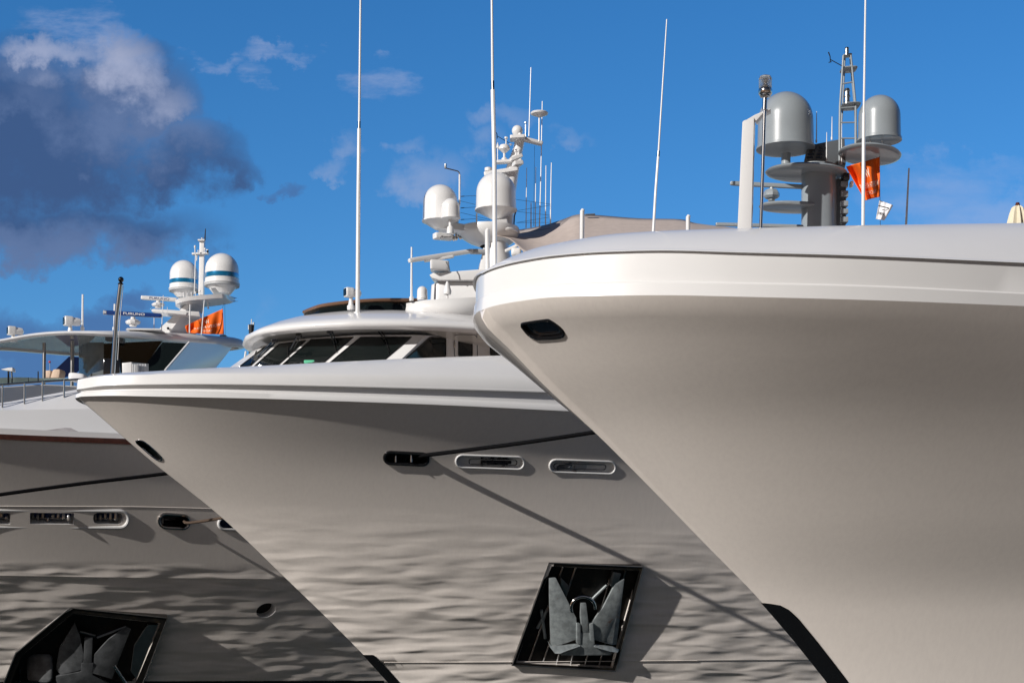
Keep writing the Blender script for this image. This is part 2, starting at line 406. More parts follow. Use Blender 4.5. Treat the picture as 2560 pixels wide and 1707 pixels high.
M['wflag'] = mat('white_flag_cloth', (.74, .74, .76), .8, var=.04)
M['ink'] = mat('dark_ink', (.02, .02, .025), .7)
M['blue'] = mat('blue_band', (.0, .20, .42), .22, metal=.5, coat=1)
M['navy'] = mat('navy_paint', (.006, .035, .17), .35, coat=.3)
M['ltgrey'] = mat('pale_grey_ring', (.42, .43, .44), .4)
M['sagegl'] = mat('pale_green_glass', (.36, .47, .43), .25, coat=.6)
M['portglass'] = mat('port_glass', (.03, .035, .05), .03, spec=1.0, coat=1, coat_rough=0, bump=.02, bscale=2)
M['wsoffit'] = mat('wheelhouse_soffit_paint', (.66, .65, .62), .25, coat=.5)
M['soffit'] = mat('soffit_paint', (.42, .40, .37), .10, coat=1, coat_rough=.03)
M['lens'] = mat('clear_lens', (.9, .9, .88), .06, trans=.92, bump=.004, bscale=60)
M['red'] = mat('red_plastic', (.5, .02, .02), .5)
M['redbrown'] = mat('brown_screen', (.16, .085, .05), .35, coat=.4)
M['signgreen'] = mat('green_sign', (.12, .55, .33), .5)

def text_mesh(parent, name, body, fmap, h, m, italic=0):
    """lettering as a mesh: fmap turns flat text coordinates (0..width, 0..1) into points"""
    cu = bpy.data.curves.new('t', 'FONT'); cu.body = body; cu.size = 1; cu.extrude = 0; cu.resolution_u = 3; cu.shear = italic; cu.offset = .012
    to = bpy.data.objects.new('t', cu); COL.objects.link(to)
    dg = bpy.context.evaluated_depsgraph_get(); me = bpy.data.meshes.new_from_object(to.evaluated_get(dg)); bpy.data.objects.remove(to)
    xs = [v.co.x for v in me.vertices]; w = max(xs)-min(xs); x0 = min(xs); base = wpos(parent)
    bm = bmesh.new(); bm.from_mesh(me); bmesh.ops.triangulate(bm, faces=bm.faces); bmesh.ops.subdivide_edges(bm, edges=bm.edges, cuts=1); bm.to_mesh(me); bm.free()
    for v in me.vertices: v.co = fmap((v.co.x-x0)/w, v.co.y/.72)-base
    me.name = name; me.materials.clear(); me.materials.append(m)
    o = bpy.data.objects.new(name, me); COL.objects.link(o); o.parent = parent; return o

def resample(pts, n, closed=False):
    """smooth curve through points (Catmull-Rom)"""
    P_ = [Vector(p) for p in pts]; N = len(P_); out = []
    segs = N if closed else N-1
    for i in range(segs):
        g4 = [P_[(i+k) % N] if closed else P_[min(max(i+k, 0), N-1)] for k in (-1, 0, 1, 2)]
        for j in range(n):
            t = j/n; a, b, c, d = g4
            out.append(.5*((2*b)+(c-a)*t+(2*a-5*b+4*c-d)*t*t+(3*b-a-3*c+d)*t**3))
    if not closed: out.append(P_[-1])
    return out
def rounded(pts, r, n=4):
    """outline in photo pixels with rounded corners"""
    out = []; N = len(pts)
    for i in range(N):
        p = Vector(pts[i]); a = Vector(pts[i-1]); b = Vector(pts[(i+1) % N])
        da = (a-p); db = (b-p); ra = min(r, da.length*.45); rb = min(r, db.length*.45); p0 = p+da.normalized()*ra; p1 = p+db.normalized()*rb
        for k in range(n+1):
            t = k/n; out.append(tuple((1-t)**2*p0+2*t*(1-t)*p+t*t*p1))
    return out
def stadium(u0, v0, u1, v1, r, n=8):
    a = math.atan2(v1-v0, u1-u0); out = []
    for (cu, cv, s0) in ((u1, v1, a-math.pi/2), (u0, v0, a+math.pi/2)):
        for k in range(n+1):
            t = s0+math.pi*k/n; out.append((cu+r*math.cos(t), cv+r*math.sin(t)))
    return out
def ellipse(u, v, ru, rv, tilt=0, n=24):
    c, s_ = math.cos(tilt), math.sin(tilt)
    return [(u+ru*math.cos(2*math.pi*k/n)*c-rv*math.sin(2*math.pi*k/n)*s_, v+ru*math.cos(2*math.pi*k/n)*s_+rv*math.sin(2*math.pi*k/n)*c) for k in range(n)]

CUT = {}
def opening(H, outline, depth, liner, back, parent, name, rim=None, rimr=.04, backname='panel', nudge=0):
    """an opening cut into the hull: lined sides, a back panel and an optional rim"""
    hs_ = [H.hit(u, v) for u, v in outline]; ps = [h[0] for h in hs_]
    nv = sum((h[1] for h in hs_), Vector()).normalized(); c = sum(ps, Vector())/len(ps)
    cut = MB(); n = len(ps)
    cut.add([p+nv*.4 for p in ps]+[p-nv*(depth+.05) for p in ps], [tuple(reversed(range(n))), tuple(range(n, 2*n))]+[(i, (i+1) % n, n+(i+1) % n, n+i) for i in range(n)])
    CUT.setdefault(H, []).append(cut)
    sh = [c+(p-c)*.995 for p in ps]
    ln = MB(); ln.add([p-nv*.002 for p in sh]+[p-nv*depth for p in sh], [(i, (i+1) % n, n+(i+1) % n, n+i) for i in range(n)])
    host = ln.build(name, liner, parent, fixn=False)
    bk = MB(); bk.add([p-nv*depth for p in sh], [tuple(range(n))]); bk.build(backname, back, host)
    if rim is not None:
        mb = MB(); mb.loop([p+nv*rimr*.2 for p in ps], rimr); mb.build('rim', rim, host)
    return host, c, nv
def KDTree_faces(me): return BVHTree.FromPolygons([v.co for v in me.vertices], [tuple(p.vertices) for p in me.polygons])
def cut_all():
    for H, cuts in CUT.items():
        cm = MB()
        for c in cuts: cm.add(c.v, c.f)
        co = cm.build('cutter', M['white'], None)
        md = H.ob.modifiers.new('b', 'BOOLEAN'); md.object = co; md.operation = 'DIFFERENCE'; md.solver = 'EXACT'
        dg = bpy.context.evaluated_depsgraph_get(); dg.update()
        me = bpy.data.meshes.new_from_object(H.ob.evaluated_get(dg)); H.ob.modifiers.remove(md)
        if len(me.vertices) > len(H.ob.data.vertices)*.5:
            mm = H.ob.data.materials[0]; old = H.ob.data; H.ob.data = me; me.materials.clear(); me.materials.append(mm)
            for p_ in me.polygons: p_.material_index = 0
            # keep the fair curve of the uncut plating across the cut faces
            from mathutils.interpolate import poly_3d_calc
            kb = KDTree_faces(old); vn = [v.normal.copy() for v in old.vertices]; vc = [v.co.copy() for v in old.vertices]; pv = [tuple(p.vertices) for p in old.polygons]
            nl = [None]*len(me.loops)
            for p_ in me.polygons:
                for li in p_.loop_indices:
                    cv_ = me.vertices[me.loops[li].vertex_index].co; h = kb.find_nearest(cv_); n_ = p_.normal
                    if h[0] is not None and (h[0]-cv_).length < .02:
                        vs_ = pv[h[2]]; w_ = poly_3d_calc([vc[i] for i in vs_], h[0]); m_ = sum((vn[i]*x for i, x in zip(vs_, w_)), Vector()).normalized()
                        if m_.dot(p_.normal) > .9: n_ = m_
                    nl[li] = n_
            me.polygons.foreach_set('use_smooth', [True]*len(me.polygons)); me.normals_split_custom_set(nl)
        else: print('CUT FAILED', len(me.vertices))
        bpy.data.objects.remove(co)

# =============================================================== right-hand yacht: bulwark
def both(mb, Y, rows, xs, cap=False):
    """rows of functions x -> (l, b, z); port and starboard halves in one sheet"""
    G = []
    for f in rows:
        pt = [Y.P(*f(x)) for x in xs]; st = []
        for x in xs[1:]:
            l, b, z = f(x); st.append(Y.P(l, -b, z))
        G.append(list(reversed(st))+pt)
    return mb.grid(G)
T1 = H1.keys[-1][1:]
CR1 = [(1185, 754), (1224, 735), (1299, 719), (1388, 710), (1507, 705), (1656, 702.5), (1850, 705.5), (2115, 711), (2560, 731)]
TP1 = [(1183, 705), (1189, 694), (1224, 673), (1299, 652), (1388, 638), (1507, 629), (1656, 625), (1850, 630), (2115, 637), (2560, 656)]
SI1 = [(1224, 672), (1254, 660), (1299, 637), (1358, 616), (1448, 598), (1537, 585), (1626, 579), (1745, 574), (1850, 571), (2100, 564.5), (2560, 557.5)]
def r1(dl, db, pts, dv=0):
    def f(x):
        b = max(0, plan(x, *T1)+(db if x > .3 else db*x/.3)); l = H1.l0+x+dl
        pr = H1.y.P(l, b, 0); return l, b, Y1.fit(pts, l, b)-px(dv, pr.y)
    return f
mb = MB(); both(mb, Y1, [r1(0, 0, SH1), r1(.02, -.0, CR1, 4), r1(.03, -.025, CR1, 1), r1(.04, -.03, CR1), r1(.05, -.03, TP1, 3)], XS); mb.build('bulwark', M['white'], yacht1, smooth=35)
mb = MB(); both(mb, Y1, [r1(.05, -.034, TP1, 3), r1(.02, .0, TP1, 2.5), r1(.0, .015, TP1, 1), r1(.02, .0, TP1, -1.5), r1(.05, -.04, TP1, -3)], XS); mb.build('cap_bead', M['white'], yacht1, smooth=60)
def inner1(k):
    """surface leaning inboard from the cap bead (k=0) to the top edge (k=1)"""
    def f(x):
        b0 = max(0, plan(x, *T1)-.04); b1 = plan(x, T1[0]-1.2, T1[1]*1.05, T1[2]); l = H1.l0+x+lerp(.05, 1.0, k); b = lerp(b0, b1, k)
        z0 = Y1.fit(TP1, H1.l0+x+.05, b0)+.01; z1 = Y1.fit(SI1, H1.l0+x+1.0, b1)
        return l, b, lerp(z0, z1, 1-(1-k)**1.25)
    return f
def inner1b(x):
    l, b, z = inner1(1)(x); return l+.25, max(0, b-.3), z-.9
mb = MB(); both(mb, Y1, [inner1(k/8) for k in range(9)]+[inner1b], XS); mb.build('bulwark_top', M['white'], yacht1, smooth=60)
mb = MB(); both(mb, Y1, [inner1b, lambda x: (inner1b(x)[0], 0, inner1b(x)[2])], XS); mb.build('deck', M['tan'], yacht1)

# stem guard
def guard(H, yacht, pts, name='stem_guard'):
    """black rubber sheet wrapped round the stem; pts: (level, reach aft of the stem)"""
    mb = MB(); rows = []
    for z, w in pts:
        row = []
        for k in range(-14, 15):
            x = abs(k/14)**1.6*w; n_ = H(x, z, 1 if k >= 0 else -1)
            row.append(n_+(H.y.aft*-.03)+H.y.out*(.02 if k > 0 else (-.02 if k < 0 else 0)))
        rows.append(row)
    mb.grid(rows); return mb.build(name, M['black'], yacht)
def zat(H, u, v): return H.y.on_plane(u, v)[1]
zg = zat(H1, 1907, 1507)
guard(H1, yacht1, [(zg, .03), (zg-.015, .12), (zg-.05, .26), (zg-.14, .34), (zg-.3, .37), (zg-.8, .37), (zg-1.6, .37), (zg-3, .36)])
zg2 = zat(H2, 909, 1636)
guard(H2, yacht2, [(zg2, .25), (zg2-.02, .28), (zg2-.4, .30), (zg2-.9, .30), (zg2-2.5, .3)])

# port light near the bow of the right-hand yacht
sc9 = lambda L_, o, k: [(o[0]+a/k, o[1]+b/k) for a, b in L_]
OUT1 = sc9([(690, 468), (1200, 395), (1330, 410), (1560, 570), (1650, 690), (1655, 750), (1560, 812), (1060, 860), (960, 840), (800, 750), (655, 575), (640, 515)], (1240, 760), 9.8)
OUT1 = [tuple(p) for p in resample([Vector((a, b, 0)) for a, b in OUT1], 3, True)]; OUT1 = [(a, b) for a, b, _ in OUT1]
host, c_, n_ = opening(H1, OUT1, .07, M['black'], M['portglass'], yacht1, 'deck_light', M['black'], .028, 'window_pane')
imn = [(lerp(1358, a, .76), lerp(825, b, .70)) for a, b in OUT1]; MB().loop([H1.hit(a, b)[0]-n_*.055 for a, b in imn], .012, 6).build('gasket', M['chrome'], host)
IN2 = sc9([(787, 842), (830, 830), (880, 845), (960, 900), (1050, 985), (1100, 1040), (1107, 1070), (1085, 1082), (1040, 1070), (960, 1010), (870, 930), (800, 870)], (180, 930), 4.9)
opening(H2, [(a-1, b) for a, b in IN2], .08, M['black'], M['glass'], yacht2, 'deck_light', M['chrome'], .022, 'window_pane')

# =============================================================== middle yacht: bulwark
T2 = H2.keys[-1][1:]
RT2 = [(191, 984), (206, 980), (259, 977), (365, 975), (497, 977.5), (640, 982), (800, 987), (1100, 997.5), (1430, 1013)]
GP2 = [(202, 961), (259, 953.5), (365, 950.5), (497, 949.5), (560, 950), (640, 951), (1100, 962), (1430, 972)]
CS2 = [(206, 946), (232, 940), (285, 935), (398, 928), (497, 922), (640, 915.5), (812, 906), (1100, 893), (1275, 888), (1600, 882)]
def r2(dl, db, pts, dv=0):
    def f(x):
        b = max(0, plan(x, *T2)+(db if x > .3 else db*x/.3)); l = H2.l0+x+dl
        pr = Y2.P(l, b, 0); return l, b, Y2.fit(pts, l, b)-px(dv, pr.y)
    return f
mb = MB(); both(mb, Y2, [r2(0, 0, SH2), r2(-.015, .015, SH2, 2), r2(-.02, .02, SH2, 5), r2(-.015, .015, RT2, 1), r2(.03, .0, RT2)], XS); mb.build('rub_rail', M['white'], yacht2, smooth=60)
mb = MB(); both(mb, Y2, [r2(.03, 0, RT2), r2(.13, -.05, RT2), r2(.14, -.06, GP2, -1)], XS); mb.build('bulwark', M['white'], yacht2, smooth=35)
def capi(k):
    def f(x):
        b0 = plan(x, *T2)+.03; b1 = plan(x, T2[0]-1.1, T2[1]*1.05, T2[2]); l = H2.l0+x+lerp(.05, .95, k); b = lerp(b0, b1, k) if x > .02 else 0
        z0 = Y2.fit(GP2, H2.l0+x+.05, b0)+.15; z1 = Y2.fit(CS2, H2.l0+x+.95, b1)
        return l, b, lerp(z0, z1, 1-(1-k)**1.5)
    return f
def capb(x):
    l, b, z = capi(1)(x); return l+.2, max(0, b-.25), z-.9
mb = MB(); both(mb, Y2, [r2(.2, -.14, GP2, 1), r2(.10, .0, GP2, 2), r2(.05, .04, GP2, 4), r2(.02, .06, GP2, 8), r2(.02, .05, GP2, 11)]+[capi(k/7) for k in range(8)]+[capb], XS); mb.build('cap_rail', M['white'], yacht2, smooth=60)
mb = MB(); both(mb, Y2, [capb, lambda x: (capb(x)[0], 0, capb(x)[2])], XS); mb.build('deck', M['tan'], yacht2)

class Plane:
    def __init__(s, o, n): s.o, s.n = Vector(o), Vector(n).normalized()
    def __call__(s, u, v, off=0):
        e = Vector((0, 0, EZ)); d = at(u, v, 1)-e; t = (s.o+s.n*off-e).dot(s.n)/d.dot(s.n); return e+d*t
# mooring slots of the middle yacht
def on_hull(H, u, v, off=.02):
    p, n = H.hit(u, v); return p+n*off
host, hc2, hn2 = opening(H2, stadium(975, 1143.5, 1056, 1147.5, 14), .35, M['black'], M['glass'], yacht2, 'mooring_hawse', M['black'], .05, 'inner_plate')
for uu in (991, 1030):
    MB().tube([at(uu, 1134, hc2.y-.05)-hn2*.1, at(uu, 1159, hc2.y-.05)-hn2*.1], .035).build('roller', M['chrome'], host)
for (u0, v0, u1, v1, gear) in ((1155, 1152.5, 1294, 1157, 0), (1389, 1164, 1522, 1168.5, 1)):
    host, c_, n_ = opening(H2, stadium(u0, v0, u1, v1, 15.5), .13, M['white'], M['white'], yacht2, 'mooring_slot', M['white'], .03, 'back_panel')
    pq = Plane(c_-n_*.05, n_); AT = lambda a, b, d: pq(a, b, -.04*(d > 0))
    w0, w1 = (u0+24, u1-8) if not gear else (u0+2, u1-14)
    MB().loop([pq(a, b, .03) for a, b in stadium(w0, v0+1, w1, v1-1, 6.5)], .016, 6).build('guard_bar', M['black'], host)
    if not gear:
        mb = MB()
        for k in range(7): mb.rbox(AT(u0+58+k*9, v0-1+(k % 2)*3, 1), (.07, 0, 0), (0, .05, 0), (0, 0, .07+.03*((k*7) % 3)), .5)
        mb.tube([AT(u0+48, v0, 1), AT(u0+122, v0+3, 1)], .05); mb.tube([AT(u0+50, v0-9, 1), AT(u0+50, v0+10, 1)], .035); mb.tube([AT(u0+110, v0-8, 1), AT(u0+112, v0+10, 1)], .04)
        mb.build('fairlead', M['ink'], host)
    else:
        mb = MB(); mb.tube([AT(u0+4, v0+6, 1), AT(u0+40, v0-4, 1)], .06); mb.rbox(AT(u0+22, v0, 1), (.2, 0, 0), (0, .06, 0), (0, 0, .08), .5); mb.build('fairlead', M['dgrey'], host)
        MB().lathe(AT(u0+62, v0+3, 1), [(.001, -.05), (.19, -.04), (.2, 0), (.19, .04), (.001, .05)], 24, ax=n_).build('drum', M['ltgrey'], host)
# overhanging edge below which the bow narrows
LN2 = [(909, 1636), (970, 1639), (1200, 1655), (1608, 1677), (1800, 1693)]
mb = MB(); pts = []
for k in range(0, 46):
    u = lerp(915, 1790, k/45)
    pts.append(H2(.35+k*.22, STZ2, 1))
mb.tube(pts, .012, 8); mb.build('spray_rail', M['hull2'], yacht2)

# =============================================================== anchor pockets and anchors
def pocket(H, yacht, corners, offs, inner, bars, name='anchor_pocket', frame_r=.03, depth=.34):
    cs = [H.hit(u, v) for u, v in corners]; fr = [p+n*o for (p, n), o in zip(cs, offs)]
    c = sum(fr, Vector())/len(fr); nn = Vector((0, 0, 0))
    for i in range(len(fr)): nn += (fr[i]-c).cross(fr[(i+1) % len(fr)]-c)
    nn.normalize()
    if nn.y > 0: nn = -nn
    pl = Plane(c, nn); out = [pl(u, v) for u, v in corners]; inn = [pl(u, v) for u, v in inner]; inb = [pl(u, v, -depth) for u, v in inner]
    n = len(out); mb = MB()
    back = [p-nn*.9 for p in out]
    mb.add(out+inn, [(i, (i+1) % n, n+(i+1) % n, n+i) for i in range(n)])                      # front face of the frame
    mb.add(out+back, [(i, (i+1) % n, n+(i+1) % n, n+i) for i in range(n)])                      # outer sides into the hull
    mb.add(inn+inb, [(i, (i+1) % n, n+(i+1) % n, n+i) for i in range(n)]); mb.add(inb, [tuple(range(n))])
    o = mb.build(name, M['pocket'], yacht, fixn=False, smooth=0)
    e = MB(); e.loop(out, frame_r, 8); e.build('frame_edge', M['dsteel'], o)
    for (a, b) in bars:
        MB().tube([pl(*a, -depth+.05), pl(*b, -depth+.05)], .03, 8).build('chafe_bar', M['dsteel'], o)
    return o, pl
cA = sc9([(677, 258), (1600, 300), (1328, 1320), (315, 1262)], (1200, 1340), 3.92)
iA = sc9([(700, 292), (1560, 335), (1300, 1290), (352, 1238)], (1200, 1340), 3.92)
bars = []
for k in range(7):
    ub = 470+138*k; sl = [(805, 300), (930, 305), None, None, (1300, 325), (1425, 335), (1555, 345)][k]
    lo = (ub, 1250+8*k)
    if k == 2: tp = (ub+130, 900)
    elif k == 3: tp = (ub+60, 1120)
    else: tp = sl
    tp = {0: (812, 300), 1: (938, 305), 2: (740+60, 1050), 3: (870+60, 1060), 4: (1300, 325), 5: (1425, 335), 6: (1558, 345)}[k]
    bars.append(tuple(sc9([tp, lo], (1200, 1340), 3.92)))
CUTA = None
po, pA = pocket(H2, yacht2, cA, (.05, .22, .22, .05), iA, bars)
def opening_for(H, outline):
    ps = [H.hit(u, v) for u, v in outline]; nv = sum((p[1] for p in ps), Vector()).normalized(); pts = [p[0] for p in ps]; n = len(pts); m = MB()
    m.add([p+nv*.6 for p in pts]+[p-nv*.7 for p in pts], [tuple(reversed(range(n))), tuple(range(n, 2*n))]+[(i, (i+1) % n, n+(i+1) % n, n+i) for i in range(n)]); CUT.setdefault(H, []).append(m)
opening_for(H2, [(a, b) for a, b in iA])
def anchor(pl, S, base_off, label, rust=True):
    """stockless anchor seen from its crown: two broad flukes, crown plate, shank and bow shackle; S maps crop to photo"""
    cpt = pl(*S((1020, 900)), base_off)
    t = thing('anchor', cpt, label, 'anchor')
    def plate(name, pts, o0, o1, parent=t, m=M['galv'], bev=.012):
        """plate whose corners each have their own height above the pocket plane"""
        f_ = [pl(*S((a, b)), base_off+h) for a, b, h in pts]; k_ = [p-pl.n*(o1) for p in f_]; n = len(f_)
        return MB().add(f_+k_, [tuple(range(n)), tuple(reversed(range(n, 2*n)))]+[(i, n+i, n+(i+1) % n, (i+1) % n) for i in range(n)]).build(name, m, parent, bevel=bev, smooth=30)
    plate('fluke', [(677, 410, .02), (745, 410, .06), (945, 800, .16), (950, 880, .16), (945, 1010, .18), (800, 1060, .18), (697, 1072, .06)], 0, .09)
    plate('fluke', [(1415, 420, .02), (1330, 460, .02), (1210, 690, .10), (1085, 860, .16), (1120, 1015, .16), (1300, 1065, .18), (1340, 1060, .0)], 0, .09)
    plate('fluke_foot', [(665, 1025, .02), (700, 1075, .14), (980, 1050, .2), (985, 1075, .28), (880, 1110, .34), (780, 1150, .34), (735, 1148, .3), (690, 1090, .2)], 0, .05)
    plate('fluke_foot', [(1120, 1058, .2), (1300, 1080, .18), (1365, 1110, .12), (1350, 1140, .2), (1270, 1128, .3), (1120, 1085, .3)], 0, .05)
    plate('crown', [(985, 945, .2), (1110, 945, .2), (1118, 1070, .24), (1290, 1135, .2), (1285, 1165, .2), (795, 1168, .2), (800, 1155, .2), (985, 1075, .24)], 0, .22, bev=.02)
    plate('crown_lug', [(950, 850, .22), (985, 860, .22), (990, 1060, .26), (950, 1050, .26)], 0, .16)
    plate('crown_lug', [(1075, 860, .22), (1108, 850, .22), (1125, 1060, .26), (1082, 1020, .26)], 0, .16)
    plate('shank', [(988, 655, .14), (1040, 655, .14), (1062, 830, .2), (1068, 945, .2), (1000, 945, .2), (990, 800, .2)], 0, .14)
    mb = MB(); arc = [pl(*S((1008+118*math.cos(a), 700-110*math.sin(a))), base_off+.1) for a in [math.pi*(k/16)*1.14-.1 for k in range(17)]]
    mb.tube(arc, .055, 12); mb.build('shackle', M['chrome'], t)
    return t
SA = lambda p: (1200+p[0]/3.92, 1340+p[1]/3.92)
anchor(pA, SA, -.02, 'grey galvanised anchor with rusty edges stowed in the barred slanted pocket of the middle yacht')
for pts in ([(800, 410), (865, 480), (850, 600), (790, 480)], [(1310, 350), (1385, 365), (1375, 400), (1330, 520), (1285, 490)]):
    f_ = [pA(*SA(q_), .0) for q_ in pts]; MB().prism(f_, -pA.n*.25).build('claw', M['dsteel'], po, bevel=.02)
for a, b in (((1100, 615), (1240, 480)), ((680, 680), (560, 900)), ((600, 720), (640, 1000))): MB().tube([pA(*SA(a), -.25), pA(*SA(b), -.28)], .05).build('bracket', M['galv'], po)

# pocket of the left yacht
S3 = lambda p: (0+p[0]/2.3516, 1040+p[1]/2.3516)
c3 = [S3(p) for p in [(412, 1125), (985, 1185), (838, 1575), (560, 1900), (60, 1900), (20, 1575), (92, 1392)]]
i3 = [S3(p) for p in [(428, 1158), (945, 1215), (800, 1560), (540, 1850), (85, 1850), (60, 1575), (122, 1410)]]
bars3 = [(S3((100+70*k, 1850)), S3((118+60*k, 1480+10*k))) for k in range(4)]
po3, p3 = pocket(H3, yacht3, c3, (.1, .3, .3, .25, .1, .05, .05), i3, bars3, depth=.6)
opening_for(H3, i3)
t3 = thing('anchor', p3(*S3((500, 1400)), -.3), 'dark grey anchor deep in the black pocket of the left yacht', 'anchor')
def pl3(name, pts, m, th=.1, base=-.3):
    f_ = [p3(*S3((a, b)), base+h) for a, b, h in pts]; k_ = [p-p3.n*th for p in f_]; n = len(f_)
    return MB().add(f_+k_, [tuple(range(n)), tuple(reversed(range(n, 2*n)))]+[(i, n+i, n+(i+1) % n, (i+1) % n) for i in range(n)]).build(name, m, t3, bevel=.015, smooth=30)
M['danchor'] = mat('dark_galvanised', (.10, .105, .11), .5, metal=.3, var=.3, vscale=3, bump=.004, bscale=20)
pl3('fluke', [(440, 1215, 0), (470, 1290, .1), (492, 1400, .15), (480, 1490, .2), (360, 1520, .15), (328, 1490, 0), (350, 1360, 0)], M['danchor'])
pl3('fluke', [(740, 1235, 0), (770, 1250, 0), (700, 1430, .1), (660, 1545, .2), (545, 1510, .2), (555, 1400, .15), (640, 1310, .1)], M['danchor'])
pl3('crown', [(480, 1450, .2), (550, 1450, .2), (545, 1520, .2), (640, 1570, .2), (640, 1620, .2), (330, 1620, .2), (330, 1530, .2), (475, 1500, .2)], M['danchor'], .2)
pl3('shank', [(498, 1300, .1), (545, 1300, .1), (540, 1460, .2), (490, 1460, .2)], M['danchor'])
mb = MB(); mb.tube([p3(*S3((670, 1465)), 0), p3(*S3((760, 1600)), .1)], .06); mb.build('shackle', M['chrome'], t3)
mb = MB(); mb.rbox(p3(*S3((235, 1480)), -.4), (.45, 0, 0), (0, .1, 0), (0, 0, .5), .4); mb.build('claw', M['danchor'], po3)
mb = MB(); mb.tube([p3(*S3((470, 1265)), -.35), p3(*S3((560, 1290)), -.35)], .05); mb.tube([p3(*S3((570, 1300)), -.3), p3(*S3((740, 1235)), -.3)], .04)
mb.prism([p3(*S3(q_), -.05) for q_ in [(870, 1225), (930, 1225), (800, 1540), (770, 1500), (790, 1350)]], -p3.n*.1); mb.build('guide_plate', M['dsteel'], po3)

# slots, hawses and vent of the left yacht
for (u0, u1) in ((-30, 26), (75, 186), (233, 301)):
    r_ = 4 if u1 < 300 else 15
    ol = rounded([(u0, 1281), (u1+(6 if u1 > 300 else 0), 1282), (u1+(6 if u1 > 300 else 0), 1310), (u0, 1309)], 3 if u1 < 300 else 13)
    host, c_, n_ = opening(H3, ol, .5, M['white'], M['navy'], yacht3, 'mooring_slot', None, .03, 'back_panel')
    mb = MB(); rr = random.Random(int(u1))
    for k in range(max(2, int((u1-u0)/13))):
        uu = u0+10+k*13; mb.rbox(at(uu, rr.uniform(1291, 1305), c_.y)-n_*.25, (.05, 0, 0), (0, .05, 0), (0, 0, rr.uniform(.06, .17)), .5)
    mb.tube([at(u0+3, 1302, c_.y)-n_*.3, at(u1-3, 1303, c_.y)-n_*.3], .03); mb.build('fairlead', M['dsteel'], host)
ol = stadium(-60, 1295, 299, 1297.5, 21)
mb = MB(); mb.loop([on_hull(H3, a, b, .01) for a, b in ol], .06); mb.build('slot_surround', M['white'], yacht3)
host, hc3, hn3 = opening(H3, stadium(414, 1301, 456, 1303.5, 17), .5, M['black'], M['glass'], yacht3, 'mooring_hawse', M['chrome'], .06, 'inner_plate')
MB().rbox(at(407, 1302, hc3.y)-hn3*.2, (.10, 0, 0), (0, .05, 0), (0, 0, .16), .4).build('roller', M['dsteel'], host)
opening(H3, stadium(560, 1308, 620, 1310, 14), .5, M['black'], M['navy'], yacht3, 'mooring_slot', M['white'], .05, 'back_panel')
opening(H3, ellipse(665, 1525, 25, 17, -.35), .4, M['white'], M['pocket'], yacht3, 'drain_opening', None, .03, 'inner_plate')
# knuckle and boot stripe lines along the left hull
for nm, L_, rr_, mm_ in (('upper_knuckle', [(-120, 1263), (0, 1265), (300, 1266), (560, 1272), (700, 1276)], .022, M['hull3']),):
    mb = MB(); pts = []
    for k in range(40):
        u = lerp(-60, 690, k/39); p_, nn = H3.hit(u, interp(L_, u)); pts.append(p_-nn*rr_*.35)
    mb.tube(pts, rr_, 8); mb.build(nm, mm_, yacht3)
rows = [[on_hull(H3, lerp(-100, 960, k/30), lerp(1703, 1700, k/30)+dv, .012) for k in range(31)] for dv in (0, 6, 12, 20)]
MB().grid(rows).build('boot_stripe', M['black'], yacht3, fixn=False)

# =============================================================== mooring lines
def rope(name, pts, r, m, label, n=10):
    ps = resample(pts, 10); c = ps[0]; t = tag(MB().tube(ps, r, n).build(name, m, None), label, 'rope'); return t
a_ = hc2-hn2*.1+Vector((.38, 0, .0)); b_ = at(1600, 1062, 46)
mid = (a_+b_)/2-Vector((0, 0, .03))
for dz_, dx_ in ((0, 0), (.05, .02)):
    pass
rope('mooring_rope', [a_+Vector((0, 0, .02)), mid, b_, at(1780, 1030, 40.5)], .06, M['rope'], 'taut black mooring rope from the black hawse of the middle yacht towards the right yacht')
ra = H3.hit(440, 1180)[0]
rope('mooring_rope', [at(560, 1160, ra.y-1.5), at(425, 1182, ra.y-1.9), at(200, 1209, ra.y-2.8), at(0, 1236, ra.y-3.6), at(-120, 1255, ra.y-4)], .06, M['rope'], 'taut black mooring rope slanting down to the left across the left yacht')
rope('mooring_rope', [hc3-hn3*.2+Vector((.4, 0, -.05)), hc3+hn3*.1+Vector((.5, 0, -.03)), at(550, 1295, hc3.y-1.0), at(640, 1276, hc3.y-2.0)], .05, M['brope'], 'short brown mooring rope coming out of the oval hawse of the left yacht')
